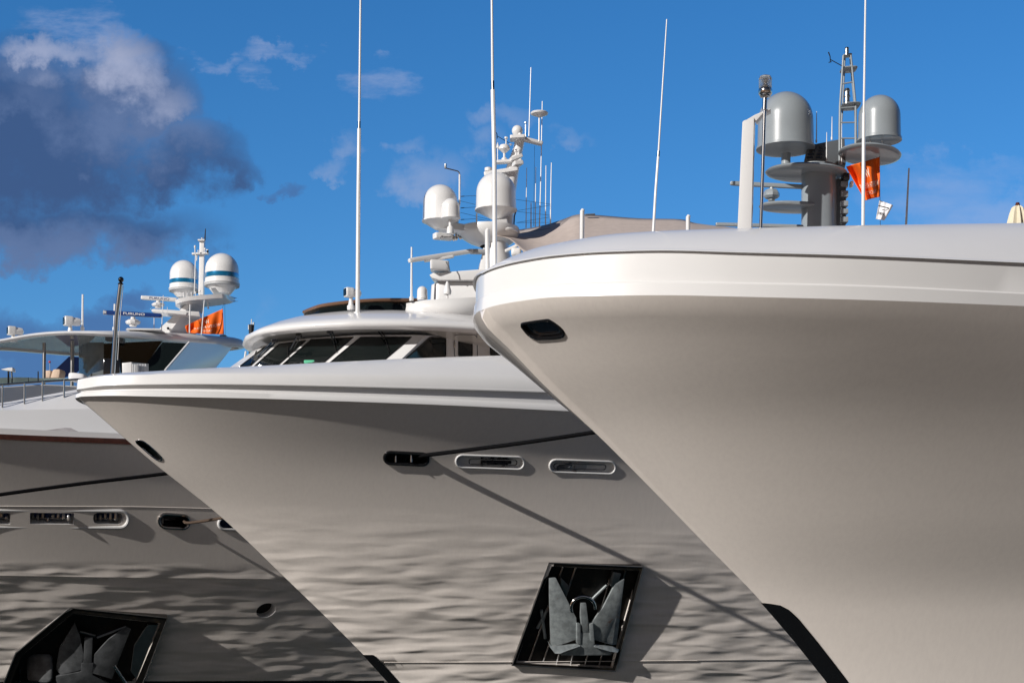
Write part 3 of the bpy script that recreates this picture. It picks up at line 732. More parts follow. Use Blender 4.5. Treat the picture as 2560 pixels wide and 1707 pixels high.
# =============================================================== shared fittings
def radome(parent, u, vtop, vrim, r, vbot, rb, D, m, m2=None, band=None, ring=None, name='radome'):
    """domed cover: photo rows of top, rim and foot, radii in pixels; band: blue stripe rows"""
    R_ = px(r, D); c = at(u, vrim, D); H_ = px(vrim-vtop, D)*1.02; sh = max(0, H_-R_*1.02)
    prof = []
    fh = px(vbot-vrim, D)*.96
    prof += [(px(rb, D), -fh), (R_*.96, -.06)]
    prof += [(R_*1.045, -.05), (R_*1.045, 0), (R_, .012)]
    prof += [(R_*(1-.02*k/4), sh*k/4+.012) for k in range(1, 5)]
    prof += [(R_*.98*math.cos(a), sh+.012+(H_-sh)*math.sin(a)) for a in [math.pi/2*k/12 for k in range(1, 13)]]
    mb = MB(); n = 40; mb.lathe(c, prof, n)
    o = mb.build(name, [m, M['blue'], M['ltgrey']], parent, smooth=32)
    if band:
        b = MB(); z0 = px(vrim-band[1], D); z1 = px(vrim-band[0], D); b.lathe(c, [(R_*1.0, z0), (R_*1.004, z0+.01), (R_*1.0, z1)], 40)
        for f in b.f: pass
        b.f = b.f[:-2]; b.mi = b.mi[:-2]; bo = b.build('stripe', M['blue'], parent)
    if ring:
        b = MB(); b.lathe(c, [(R_*.97, -px(ring, D)), (R_*1.025, -px(ring, D)*.9), (R_*1.03, -.052), (R_*.97, -.05)], 40); b.build('base_ring', M['ltgrey'], parent)
    return o
def whip(parent, pts, D, r0, r1=None, m=None, name='whip_antenna', joint=None):
    ps = [at(u, v, D) for u, v in pts]; r1 = r1 or r0*.5
    rs = [lerp(r0, r1, i/(len(ps)-1)) for i in range(len(ps))]
    mb = MB(); mb.tube(ps, rs, 8); mb.tube([ps[0], ps[0]+(ps[1]-ps[0]).normalized()*.12], r0*1.7, 8)
    o = mb.build(name, m or M['white'], parent)
    return o
def searchlight(parent, u, v, s, D, base_v):
    """boxy lamp head with a rounded back on a conical foot, facing left; s: pixel height of head"""
    k = px(s, D); c = at(u, v, D); mb = MB()
    ax = Vector((-.86, -.5, 0)); ay = Vector((.5, -.86, 0)); az = Vector((0, 0, 1))
    mb.rbox(c+ax*k*.1, ax*k*.5, ay*k*.5, az*k*.52, .3)
    mb.lathe(c-ax*k*.3+az*0, [(k*.46, 0), (k*.46, k*.5), (k*.40, k*.85), (k*.2, k*1.02), (.001, k*1.06)], 20, ax=-ax)
    ft = at(u+s*.12, base_v, D); h = (c.z-k*.4)-ft.z
    mb.lathe(ft, [(k*.42, -.1), (k*.42, k*.08), (k*.3, k*.14), (k*.2, max(h*.75, k*.2)), (k*.24, h+.02)], 18)
    o = mb.build('searchlight', M['white'], parent, smooth=35)
    mb = MB(); mb.rbox(c+ax*k*.58, ax*k*.05, ay*k*.38, az*k*.4, .3); mb.build('lamp_glass', M['glass'], o) if parent.parent is None else mb.build('lamp_glass', M['glass'], parent)
    return o
def bar(parent, a, b, w, h, m, name, D0=None):
    """straight beam with a rounded rectangular section between two points"""
    a, b = Vector(a), Vector(b); d = (b-a); L_ = d.length/2; d.normalize(); up = Vector((0, 0, 1)); sd = d.cross(up).normalized(); up = sd.cross(d)
    return MB().rbox((a+b)/2, d*L_, sd*w, up*h, .18).build(name, m, parent, smooth=45)
def plate_ell(c, a1, a2, th, n=40, e=1.0, bev=.35):
    """oval plate with a rounded rim: half axes a1, a2, thickness th"""
    c = Vector(c); a1 = Vector(a1); a2 = Vector(a2); vs = []; fs = []
    prof = [(.0, -.5), (.86, -.5), (.96, -.38), (1, 0), (.96, .38), (.86, .5), (.0, .5)]
    mb = MB(); rows = []
    for r_, h in prof:
        rows.append([c+a1*math.copysign(abs(math.cos(2*math.pi*k/n))**e, math.cos(2*math.pi*k/n))*max(r_, .001)+a2*math.copysign(abs(math.sin(2*math.pi*k/n))**e, math.sin(2*math.pi*k/n))*max(r_, .001)+Vector((0, 0, h*th)) for k in range(n)])
    return mb.grid(rows, closed=True)

# =============================================================== right-hand yacht: deck fittings
DA = 34.0
for pts, r in (([(1237, 690), (1236, 400), (1232, 225)], .045),):
    w = whip(yacht1, pts, DA, .047, .045); MB().tube([at(1232, 226, DA), at(1231.6, 203, DA)], .035).build('joint', M['dsteel'], w); MB().tube([at(1231.6, 204, DA), at(1229, -60, DA)], [.03, .022]).build('upper_rod', M['white'], w)
w = whip(yacht1, [(1632, 600), (1639, 480), (1646, 385)], DA+.5, .030, .026); MB().tube([at(1645.6, 392, DA+.5), at(1646.4, 378, DA+.5)], .03).build('joint', M['dsteel'], w); MB().tube([at(1646.4, 379, DA+.5), at(1667, 49, DA+.5)], [.02, .012]).build('upper_rod', M['white'], w)
whip(yacht1, [(2157.5, 590), (2159.5, 285), (2160, 283)], DA, .036, .034); MB().tube([at(2159.6, 284, DA), at(2164.5, -60, DA)], [.024, .018], 8).build('whip_rod', M['white'], yacht1)
whip(yacht1, [(2264, 585), (2272.5, 421)], DA+3, .028, .018)
for u0, u1, v0, v1, w_ in ((1218, 1219, 576, 690, 6), (1455.5, 1454.5, 527, 610, 5.6), (1720, 1720, 542, 590, 5.4)):
    mb = MB(); rr_ = px(w_, DA); top = at(u0, v0, DA); mb.tube([at(u1, v1+20, DA), top], rr_, 14)
    mb.tube([top-Vector((0, 0, .02)), top+Vector((px(2.5, DA), 0, px(3.5, DA)))], [rr_*1.02, rr_*.8], 14); mb.build('stanchion', M['white'], yacht1)
# fin-shaped post with a sloping wing
S1 = lambda a, b, D=DA+.3: at(1780+a/3.0155, 80+b/3.0155, D)
mb = MB(); mb.prism([S1(187, 1600), S1(191, 1480), S1(228, 680), S1(238, 668), S1(318, 640), S1(297, 1480), S1(294, 1600)], (.05, .16, 0)); mb.build('light_post', M['white'], yacht1, bevel=.02)
mb = MB(); mb.prism([S1(228, 680), S1(322, 625), S1(442, 575), S1(440, 585), S1(385, 612), S1(332, 672), S1(318, 650)], (.06, .30, 0)); mb.build('light_post_wing', M['white'], yacht1, bevel=.012)
js = MB().tube([S1(365, 1600), S1(368, 1480), S1(387, 900), S1(397, 585)], .034, 14).build('jackstaff', M['chrome'], yacht1)
MB().tube([S1(396, 590), S1(399, 495)], .05, 14).build('upper_tube', M['chrome'], js)
lc = S1(402, 470); k = 1/3.0155*DA/F
mb = MB(); mb.lathe(lc, [(20*k, -28*k), (22*k, -22*k), (40*k, -20*k), (45*k, -8*k), (52*k, 0), (53*k, 26*k), (50*k, 38*k), (48*k, 42*k), (.001, 42*k)], 24); mb.build('lamp_base', M['chrome'], js)
mb = MB(); prof = [(49*k, 42*k)]
for i in range(9): prof += [(50*k, (46+i*9)*k), (47*k, (50+i*9)*k)]
prof += [(42*k, 134*k), (25*k, 142*k), (.001, 143*k)]; mb.lathe(lc, prof, 24); mb.build('lamp_lens', M['lens'], js)
mb = MB(); mb.lathe(lc, [(20*k, 42*k), (26*k, 60*k), (14*k, 75*k), (14*k, 90*k), (26*k, 105*k), (20*k, 118*k)], 16); mb.build('lamp_core', M['chrome'], js)

# grey radar mast
DM = 36.2; G = lambda a, b, dd=0: at(1780+a/3.0155, 80+b/3.0155, DM+dd); kk = DM/F/3.0155
house1 = MB().rbox(at(2060, 700, DM+1.2), (2.6, 0, 0), (0, 1.2, 0), (0, 0, .6), .15).build('deck_house', M['grey'], yacht1)
mb = MB(); cc = G(770, 1600)
lev = [1600, 1480, 1300, 1150, 1060, 1000]
rows = []
for b_ in lev:
    row = []; w0 = 97*kk; x0 = G(772, b_).x; z0 = G(772, b_).z
    for k_ in range(40):
        t = 2*math.pi*k_/40; cx, cy = math.cos(t), math.sin(t)
        if cx < 0: row.append(Vector((x0+w0*cx, DM+w0*cy, z0)))
        else: row.append(Vector((x0+w0*1.0*abs(cx)**.4*1.9, DM+w0*cy+.25*cx, z0)))
    rows.append(row)
mb.grid(rows, closed=True); mast1 = mb.build('radar_mast', M['grey'], yacht1, smooth=60)
mb = MB()
for v0, v1 in ((1145, 1185), (1215, 1260), (1290, 1330), (1350, 1385), (1410, 1450)):
    mb.box(G(985, (v0+v1)/2, .2), (28*kk, 0, 0), (0, .22, 0), (0, 0, (v1-v0)/2*kk))
mb.build('step', M['grey'], mast1, bevel=.01)
mb = MB(); mb.box(G(935, 1300, .3), (60*kk, 0, 0), (0, .25, 0), (0, 0, 175*kk)); mb.build('back_box', M['dgrey'], mast1, bevel=.02)
# upper housing
mb = MB(); mb.prism([G(690, 990), G(712, 890), G(745, 850), G(1000, 800), G(1010, 1000)], (.1, .75, 0)); mb.build('mast_head', M['dgrey'], mast1, bevel=.03)
mb = MB()
for r_ in range(4):
    for c_ in range(2): mb.box(G(760+c_*70-r_*8, 875+r_*24, -.01), (24*kk, 0, 1.5*kk), (0, .012, 0), (0, 0, 8*kk))
mb.build('louvre', M['black'], mast1)
def spr(name, uc, vc, au, dep, th, m=M['grey'], e=1.0, skew=0):
    c = G(uc, vc); return plate_ell(c, (au*kk, skew, 0), (0, dep, 0), th*kk, e=e).build(name, m, mast1, smooth=50)
spr('lower_spreader', 600, 1322, 252, .42, 34, e=.9, skew=.1)
spr('middle_spreader', 712, 1062, 315, .72, 36, skew=.1)
spr('upper_spreader', 1190, 925, 252, .78, 34, skew=.25)
bar(mast1, G(135, 1141), G(748, 1172), 17*kk, 15*kk, M['grey'], 'scanner_bar'); bar(mast1, G(25, 1450, -.4), G(690, 1468, -.4), 15*kk, 12*kk, M['grey'], 'lower_bar')
mb = MB(); c = G(448, 1228); mb.lathe(c, [(22*kk, -48*kk), (28*kk, -40*kk), (24*kk, -30*kk), (48*kk, -26*kk), (62*kk, -12*kk), (63*kk, 8*kk), (46*kk, 36*kk), (16*kk, 44*kk), (14*kk, 62*kk)], 8); mb.build('scanner_motor', M['grey'], mast1, smooth=20)
radome(mast1, 1964, 236, 368, 70, 374, 48, DM, M['grey']); radome(mast1, 2198.5, 243, 347, 53, 352, 44, DM, M['grey'])
MB().tube([G(557, 1000), G(557, 915)], 35*kk, 18).build('dome_stalk', M['grey'], mast1)
mb = MB()
mb.tube([G(962, 1000), G(963, 700), G(965, 560), G(990, 180)], [10*kk, 10*kk, 9*kk, 7*kk], 10); mb.tube([G(1083, 850), G(1083, 560), G(1048, 178)], [10*kk, 9*kk, 7*kk], 10)
mb.tube([G(976, 700, .5), G(985, 560, .5), G(1002, 180, .35)], 7*kk, 8); mb.tube([G(1092, 850, .5), G(1075, 560, .5), G(1040, 180, .35)], 7*kk, 8)
for a, b, c_, d in ((965, 685, 1083, 683), (965, 803, 1083, 803), (972, 394, 1068, 378), (965, 575, 1083, 566)): mb.tube([G(a, b), G(c_, d)], 6*kk, 8)
mb.build('lattice_mast', M['grey'], mast1)
for uc, vc, w_, d_ in ((1040, 562, 72, .3), (1030, 285, 60, .22), (1018, 180, 33, .12)): plate_ell(G(uc, vc, .2), (w_*kk, -.03, 0), (0, d_, 0), 12*kk, n=20, e=.5).build('light_shelf', M['grey'], mast1)
for uc, v0, v1, w_ in ((1017, 118, 176, 17), (1019, 428, 545, 24)):
    h_ = (v1-v0)*kk; mb = MB(); mb.lathe(G(uc, v1), [(w_*kk, 0), (w_*kk, .15*h_), (w_*.8*kk, .2*h_), (w_*.8*kk, .42*h_), (w_*kk, .46*h_), (w_*kk, .54*h_), (w_*.8*kk, .58*h_), (w_*.8*kk, .8*h_), (w_*kk, .84*h_), (w_*.7*kk, h_)], 14); mb.build('signal_light', M['dsteel'], mast1, smooth=20)
mb = MB(); mb.tube([G(990, 263), G(893, 210)], 3.5*kk, 8); mb.tube([G(893, 232), G(890, 185), G(878, 154)], [3.5*kk, 4*kk, 5*kk], 8); mb.tube([G(878, 232), G(902, 226)], 3*kk, 6); mb.build('wind_vane', M['black'], mast1)
for a, v0, v1 in ((787, 835, 600), (903, 815, 640), (863, 992, 757), (1193, 848, 515), (1282, 866, 550), (976, 1000, 680), (966, 1000, 840)):
    mb = MB(); mb.tube([G(a, v0), G(a+1, v0-.35*(v0-v1)), G(a+2, v1)], [4.2*kk, 4.2*kk, 2.4*kk], 8); mb.tube([G(a, v0), G(a, v0-22)], 7*kk, 8); mb.build('rod_antenna', M['white'], mast1)
MB().tube([G(1262, 890), G(1264, 1000), G(1270, 1600)], 2*kk, 6).build('halyard', M['ink'], mast1)
mb = MB(); mb.rbox(G(1050, 1150), (12*kk, 0, 0), (0, .1, 0), (0, 0, 22*kk), .5); mb.build('side_light', M['white'], mast1)
mb = MB(); mb.rbox(G(1005, 1100), (28*kk, 0, 0), (0, .15, 0), (0, 0, 30*kk), .4); mb.build('horn', M['black'], mast1)

# =============================================================== flags
def flag(name, label, D, q4, m, folds, lines, amp=.12, n=26, cat='flag', ink=None, curve=0):
    """q4: photo corners hoist-top, hoist-foot, fly-top, fly-foot"""
    h0, h1, f0, f1 = [Vector((a, b)) for a, b in q4]
    def S(a, b, off=0):
        p = (h0*(1-a)+f0*a)*(1-b)+(h1*(1-a)+f1*a)*b+Vector((0, curve*math.sin(math.pi*a)*(b-.2)))
        w = amp*(.25+a)*(math.sin(folds[0]*a*6.28+folds[1]*b*3+folds[2])+.5*math.sin(folds[0]*2.3*a*6.28-folds[1]*4*b+1))
        return at(p.x, p.y, D+w-off)
    mb = MB(); rows = [[S(i/n, j/n) for i in range(n+1)] for j in range(n+1)]; mb.grid(rows)
    o = mb.build(name, m, None, smooth=180, fixn=False); o.modifiers.new('t', 'SOLIDIFY').thickness = .006
    tag(o, label, cat)
    for body, a0, a1, b0, b1, it in lines:
        text_mesh(o, 'lettering', body, lambda x, y: S(lerp(a0, a1, x), lerp(b1, b0, y), .03), 1, ink or M['flagink'], it)
    return o
# the lettering shows through from the far side, so it reads right to left: hoist side first
flag('flag', 'orange pennant flag hanging from the grey radar mast of the right yacht', DM-.2, [(2198.5, 393), (2200.5, 492), (2115, 417), (2163, 501)], M['orange'], (1.15, .9, .6),
     [('WORTH AVENUE', .06, .9, .56, .70, .0), ('YACHTS', .2, .75, .78, .88, 0), ('W', .38, .56, .18, .42, .3)], .22)
flag('flag', 'orange pennant flag streaming left beside the radar mast of the left yacht', 63, [(557, 772), (560, 835.5), (462, 815), (468, 831)], M['orange'], (1.2, .8, .2),
     [('WORTH AVENUE', .08, .80, .52, .66, .15), ('YACHTS', .30, .62, .76, .88, 0), ('W', .38, .50, .20, .42, .3)], .20, curve=2)
wf = flag('flag', 'small white flag with dark script under the orange flag on the right', DM-.2, [(2198.5, 501), (2189.5, 548), (2232.5, 513), (2211, 551)], M['wflag'], (.8, .6, .3),
     [('more', .12, .70, .52, .72, .3)], .08, ink=M['ink'])
MB().add([wf.data.vertices[0].co*0+at(2196, 513, DM-.33), at(2222, 519.5, DM-.33), at(2222, 522, DM-.33), at(2196, 515.5, DM-.33)], [(0, 1, 2, 3)]).build('stripe', M['ink'], wf)

# closed parasol far right
DPp = 40; pc = at(2544, 590, DPp); kp = DPp/F
par = thing('parasol', pc, 'closed cream parasol with a wooden tip standing at the right edge', 'parasol')
mb = MB(); rows = []
for v, r_ in ((590, 27), (557, 22), (535, 17), (520, 12.5), (515, 7)):
    rows.append([at(2544, v, DPp)+Vector((math.cos(2*math.pi*k/36)*r_*kp*(1+.22*math.cos(8*2*math.pi*k/36)), math.sin(2*math.pi*k/36)*r_*kp*(1+.22*math.cos(8*2*math.pi*k/36)), 0)) for k in range(36)])
mb.grid(rows, closed=True); mb.build('canopy', M['cream'], par)
MB().lathe(at(2544, 516, DPp), [(7*kp, 0), (6*kp, 4*kp), (4.5*kp, 9*kp), (.001, 10*kp)], 14).build('finial', M['wood'], par)
MB().tube([at(2544, 700, DPp), at(2544, 516, DPp)], .03).build('pole', M['wood'], par)

# =============================================================== middle yacht: wheelhouse
def zc(u, v, z): D = F*z/(HV-v); return at(u, v, D)
ZL = 9.0
lipn = [(606, 861, 9), (610, 850, 9), (617, 843.5, 9), (654, 829, 9), (749, 817.5, 9), (843, 812, 9), (906, 810.3, 9), (1032, 812, 9), (1202, 821, 9)]
near = [zc(*p) for p in lipn]
far_ = [Vector((12, 57.5, EZ+ZL)), Vector((6, 59, EZ+ZL)), Vector((0, 59.5, EZ+ZL)), Vector((-5.0, 58.6, EZ+ZL)), zc(700, 893, 9), zc(642, 881, 9), zc(623, 876, 9), zc(610, 868, 9)]
ring = resample(near+[Vector((6, 53.2, EZ+ZL)), Vector((12, 55, EZ+ZL))]+far_, 6, True)
cen = Vector((0, 54.6, EZ+ZL))
def shrink(d, h):
    """ring moved inwards by about d metres, raised by h"""
    out = []
    n = len(ring)
    for i, p_ in enumerate(ring):
        t_ = (ring[(i+1) % n]-ring[i-1]).normalized(); nn = Vector((-t_.y, t_.x, 0))
        if nn.dot(cen-p_) < 0: nn = -nn
        out.append(p_+nn*d+Vector((0, 0, h)))
    for _ in range(2): out = [(out[i-1]+out[i]*2+out[(i+1) % n])/4 for i in range(n)]
    return out
wh = MB()
T_ = [(640, 872), (655, 864.5), (697, 855), (772, 845.5), (893, 837.5), (1030, 837), (1050, 837.5), (1066, 838.2)]
B_ = [(575, 918), (596, 916), (637, 913.6), (700, 910.5), (815, 905.5), (958, 899), (985, 898), (1004, 897)]
top = [zc(u, v, 8.85) for u, v in T_]; bot = [zc(u, v, 8.0) for u, v in B_]
low = [b+(b-t)*1.6 for t, b in zip(top, bot)]
for u, vt, vb in ((1080, 838.5, 893.5), (1125, 840, 891.5), (1200, 843, 889), (1320, 850, 886)):
    t_ = at(u, vt, 50.9+(u-1066)*.014); top.append(t_); b_ = at(u, vb, t_.y); bot.append(b_); low.append(b_-Vector((0, 0, 1.6)))
farx = [Vector((-6.2, 57.5, EZ+8.85)), Vector((3, 58.5, EZ+8.85))]
def fine(row): return [row[i].lerp(row[i+1], k/6) for i in range(len(row)-1) for k in range(6)]+[row[-1]]
top, bot, low = fine(top), fine(bot), fine(low)
wh.grid([[t.lerp(b, k/10) for t, b in zip(top, bot)] for k in range(11)]+[[t.lerp(b, k/8) for t, b in zip(bot, low)] for k in range(1, 9)])
wh.add([farx[1], farx[0], top[0], low[0], farx[0]-Vector((0, 0, 3)), farx[1]-Vector((0, 0, 3))], [(0, 1, 4, 5), (1, 2, 3, 4)])
wheel = wh.build('wheelhouse', M['white'], yacht2, fixn=False, smooth=30)
wb = BVHTree.FromPolygons(wh.v, wh.f)
def onw(u, v, off):
    o = Vector((0, 0, EZ)); d = (at(u, v, 1)-o).normalized(); h = wb.ray_cast(o, d)
    if h[0] is None: return at(u, v, 50.8)
    return h[0]-d*off
panes = [([(697.8, 860.2), (764.3, 851.5), (695.5, 912), (637, 914.5)]), ([(778, 848.9), (882.6, 843.4), (808, 907), (707, 911)]), ([(902, 842.7), (1028.4, 842.7), (959.5, 901), (825, 906)]),
         [(660, 869), (684, 862.5), (627, 914), (598, 917)]]
def pane(outline, nm='window', th=.01, m=None):
    ol = []
    n = len(outline)
    for i in range(n):
        a, b = Vector(outline[i]), Vector(outline[(i+1) % n])
        for k in range(5): ol.append(tuple(a.lerp(b, k/5)))
    pts = [onw(a, b, .02) for a, b in ol]; cu = sum(a for a, b in ol)/len(ol); cv = sum(b for a, b in ol)/len(ol)
    mb = MB(); mb.grid([[onw(lerp(cu, a, k/7), lerp(cv, b, k/7), .02) for a, b in ol] for k in range(1, 8)], closed=True)
    mb.add([onw(lerp(cu, a, 1/7), lerp(cv, b, 1/7), .02) for a, b in ol], [tuple(range(len(ol)))]); o = mb.build(nm, m or M['glass'], wheel, fixn=False, smooth=0)
    MB().loop(pts, .022, 6).build('window_gasket', M['black'], wheel); return o
for p_ in panes: pane(p_)
pane(rounded([(1076, 842), (1114.4, 843), (1114.4, 893), (1013, 898)], 7)); pane(rounded([(1147, 848), (1181.5, 848), (1181.5, 892), (1147, 892)], 8)); pane(rounded([(1226, 855), (1290, 857), (1290, 892), (1226, 890)], 8))
d_ol = rounded([(1136, 836), (1192.5, 837), (1194, 895), (1136, 895)], 10)
MB().loop([onw(a, b, .015) for a, b in d_ol], .012, 6).build('door_edge', M['dgrey'], wheel)
MB().rbox(onw(1137, 862, .05), (.02, 0, 0), (0, .04, 0), (0, 0, .09), .4).build('door_handle', M['chrome'], wheel)
for a, b in (((1117, 858), (1117, 892)), ((1183, 858), (1183, 890))): MB().tube([onw(*a, .05), onw(*b, .05)], .022, 8).build('grab_rail', M['white'], wheel)
MB().rbox(onw(773, 904, .05), (.16, 0, 0), (0, .01, 0), (0, 0, .05), .3).build('sign', M['signgreen'], wheel)
# wipers
for (a, b), (c, d), (e, f) in (((745, 838), (722, 880), (718, 888)), ((823, 829), (836, 860), (838, 875)), ((942, 823), (962, 850), (972, 876)), ((684, 852), (645, 892), (625, 905))):
    mb = MB(); p0 = onw(a, b, .25); p1 = onw(c, d, .12); mb.tube([p0, p1], .022, 6); mb.tube([p0+Vector((.1, 0, 0)), p1+Vector((.08, 0, 0))], .016, 6); mb.tube([onw(c-4, d-14, .1), onw(e+2, f+4, .08)], .02, 6); mb.rbox(p0+Vector((.02, 0, 0)), (.10, 0, 0), (0, .08, 0), (0, 0, .06), .5); mb.build('wiper', M['black'], wheel)
# roof
roof = MB(); rows = [shrink(.30, -.10), shrink(.06, -.07), shrink(0, 0), shrink(.03, .09), shrink(.3, .24), shrink(.8, .45), shrink(1.4, .65), shrink(2.0, .80), shrink(2.6, .87)]
roof.grid(rows, closed=True)
lastr = rows[-1]; roof.add(lastr, [tuple(range(len(lastr)))])
roof_o = roof.build('wheelhouse_roof', M['white'], yacht2, smooth=60)
sof = MB(); r0, r1_ = shrink(.28, -.10), shrink(1.0, .0)
sof.grid([r0, shrink(.36, -.02), shrink(.6, .0), shrink(1.6, -.13)], closed=True); lr = shrink(1.6, -.13); sof.add(lr, [tuple(range(len(lr)))]); sof.build('soffit', M['wsoffit'], yacht2, smooth=60)
# raised deck edge and curved wind screen on the roof
K2 = lambda a, b, D=52.5: at(560+a/3.178, 560+b/3.178, D)
mb = MB(); mb.grid([[K2(a, b, D) for a, b, D in ((1400, 640, 52.4), (1600, 605, 51.8), (1980, 583, 52), (2200, 578, 53))], [K2(a, b, D) for a, b, D in ((1380, 700, 52.4), (1600, 710, 51.8), (1980, 720, 52), (2200, 720, 53))]]); mb.build('upper_deck_edge', M['white'], yacht2, fixn=False, solid=.06)
arc_t = resample([K2(a, b, D) for a, b, D in ((636, 694, 53), (700, 668, 52.4), (800, 640, 52), (1060, 609, 51.9), (1300, 598, 52), (1540, 600, 52.4))], 6)
mb = MB(); mb.grid([arc_t, [p_-Vector((0, 0, .75)) for p_ in arc_t]]); ws = mb.build('wind_screen', M['glass'], yacht2, fixn=False, solid=.02)
MB().tube([p_-Vector((0, 0, .02)) for p_ in arc_t], .06, 8).build('screen_rail', M['redbrown'], ws)
searchlight(yacht2, 560+1000/3.178, 560+545/3.178, 23, 51.2, 560+655/3.178)
w = whip(yacht2, [(894, 790), (896, 500), (898, 322)], 51, .068, .058); MB().tube([at(898, 326, 51), at(898.3, 304, 51)], .045).build('joint', M['dsteel'], w); MB().tube([at(898.2, 306, 51), at(902, -60, 51)], [.04, .03]).build('upper_rod', M['white'], w)
whip(yacht2, [(1028.5, 752), (1029, 618)], 52, .04, .025)
radome(yacht2, 1055.5, 717, 743, 13, 751, 12, 52, M['white'])
MB().lathe(at(1118.5, 744, 52), [(.02, -.1), (.03, 0), (.03, .08), (.12, .1), (.13, .2), (.06, .42), (.03, .5), (.001, .5)], 12).build('cone_antenna', M['white'], yacht2)
mb = MB(); 
for a, b, c, d, r_ in ((1650, 230, 1655, 225, .04),): pass

# radar mast of the middle yacht
DW = 53.6; Q = lambda a, b, dd=0: at(980+a/2.85, 130+b/2.85, DW+dd); k2 = DW/F/2.85
mb = MB(); rows = []
for b_, l_, r_ in ((1640, 585, 880), (1568, 608, 870), (1450, 640, 845), (1390, 658, 832), (1330, 690, 830)):
    cx = (l_+r_)/2; h = (r_-l_)/2*k2; rows.append([Q(cx, b_)+Vector((h*math.cos(2*math.pi*k_/28), .55*math.sin(2*math.pi*k_/28), 0)) for k_ in range(28)])
mb.grid(rows, closed=True); mast2 = mb.build('radar_mast', M['white'], yacht2)
MB().rbox(at(1250, 770, DW), (2.2, 0, 0), (0, 1, 0), (0, 0, .7), .2).build('mast_base', M['white'], yacht2)
# bowl under the spreader
plate_ell(Q(670, 1300), (210*k2, 0, 0), (0, .85, 0), 0.01, n=36).build('spreader_skin', M['white'], mast2)
mb = MB(); rows = []
for f_, b_ in ((1.0, 1258), (1.03, 1290), (.93, 1325), (.72, 1360), (.45, 1388)):
    rows.append([Q(690-(1-f_)*-60, b_)+Vector((215*k2*f_*math.cos(2*math.pi*k_/36), .95*f_*math.sin(2*math.pi*k_/36), 0)) for k_ in range(36)])
mb.grid(rows, closed=True); mb.add(rows[0], [tuple(range(36))]); mb.build('spreader', M['white'], mast2, smooth=50)
bar(mast2, Q(345, 1245, -.5), Q(560, 1275, -.2), .32, 26*k2, M['white'], 'spreader_arm'); bar(mast2, Q(700, 1248, -.6), Q(800, 1240, -.4), .35, 36*k2, M['white'], 'dome_bracket')
bar(mast2, Q(300, 1310, -.9), Q(430, 1322, -.6), .14, 22*k2, M['white'], 'camera_housing')
plate_ell(Q(810, 1288, -.2), (90*k2, 0, 0), (0, .6, 0), 26*k2).build('side_wing', M['white'], mast2)
radome(mast2, 1101, 465, 551, 44, 575, 14, DW-.6, M['white']); radome(mast2, 1240, 434.6, 523, 50.5, 549, 12, DW-.5, M['white']); radome(mast2, 1127, 498, 543, 23, 549, 20, DW-1.3, M['white'])
mb = MB(); mb.lathe(Q(415, 1250, -1.3), [(.12, -.2), (.1, 0), (.05, .05), (.05, .3)], 12); mb.build('dome_stalk', M['white'], mast2)
mb = MB()
for a, b, r_ in ((358, 1322, .07), (430, 1310, .06), (455, 1330, .07), (470, 1312, .06), (488, 1325, .06), (440, 1335, .06)): mb.lathe(Q(a, b, -1), [(.001, -r_), (r_*.8, -r_*.5), (r_, 0), (r_*.8, r_*.5), (.001, r_)], 12)
mb.tube([Q(358, 1322, -1), Q(490, 1315, -1)], .03); mb.tube([Q(455, 1290, -1), Q(455, 1340, -1)], .03); mb.build('horn_cluster', M['chrome'], mast2)
mb = MB(); mb.tube([Q(481, 1080), Q(482, 875)], 7*k2, 10); mb.tube([Q(460, 1240, -.5), Q(481, 1080)], 6*k2, 8); mb.build('lamp_post', M['white'], mast2)
mb = MB(); mb.tube([Q(482, 878), Q(480, 862), Q(468, 850), Q(385, 829)], 4.5*k2, 8); mb.lathe(Q(381, 832), [(8*k2, 0), (9*k2, 12*k2), (8*k2, 34*k2), (.001, 36*k2)], 10); mb.build('bent_lamp', M['dsteel'], mast2)
mb = MB(); rows = []
for b_, l_, r_, d_ in ((1250, 720, 862, .35), (1000, 775, 884, .32), (850, 802, 905, .28), (780, 828, 920, .25), (680, 865, 938, .2), (640, 872, 945, .2)):
    cx = (l_+r_)/2; h = (r_-l_)/2*k2; rows.append([Q(cx, b_, .3)+Vector((h*math.copysign(abs(math.cos(t))**.7, math.cos(t)), d_*math.sin(t), 0)) for t in [2*math.pi*k_/24 for k_ in range(24)]])
mb.grid(rows, closed=True); mb.add(rows[-1], [tuple(range(24))]); mb.build('raked_mast', M['white'], mast2, smooth=50)
bar(mast2, Q(655, 876), Q(900, 838), .16, 15*k2, M['white'], 'antenna_arm'); bar(mast2, Q(738, 788), Q(925, 775), .14, 10*k2, M['white'], 'antenna_arm'); bar(mast2, Q(840, 618), Q(950, 612), .25, 12*k2, M['white'], 'antenna_arm'); bar(mast2, Q(930, 620, .1), Q(1070, 655, .3), .12, 12*k2, M['white'], 'antenna_arm'); bar(mast2, Q(840, 770, -.1), Q(925, 740, 0), .14, 12*k2, M['white'], 'antenna_arm'); bar(mast2, Q(860, 800, -.1), Q(925, 795, 0), .2, 14*k2, M['white'], 'antenna_arm')
mb = MB(); mb.lathe(Q(893, 563), [(39.5*k2*math.cos(a), 39.5*k2*math.sin(a)) for a in [math.pi*(k_/16-.5) for k_ in range(17)]], 24); mb.lathe(Q(893, 612), [(22*k2, 0), (14*k2, 10*k2), (14*k2, 20*k2)], 12); mb.build('ball_radome', M['white'], mast2)
mb = MB(); mb.lathe(Q(800, 775), [(20*k2, 0), (20*k2, 14*k2), (8*k2, 26*k2), (8*k2, 52*k2), (24*k2, 66*k2), (41*k2, 80*k2), (40*k2, 92*k2), (30*k2, 110*k2), (.001, 120*k2)], 20); mb.build('mushroom_antenna', M['white'], mast2)
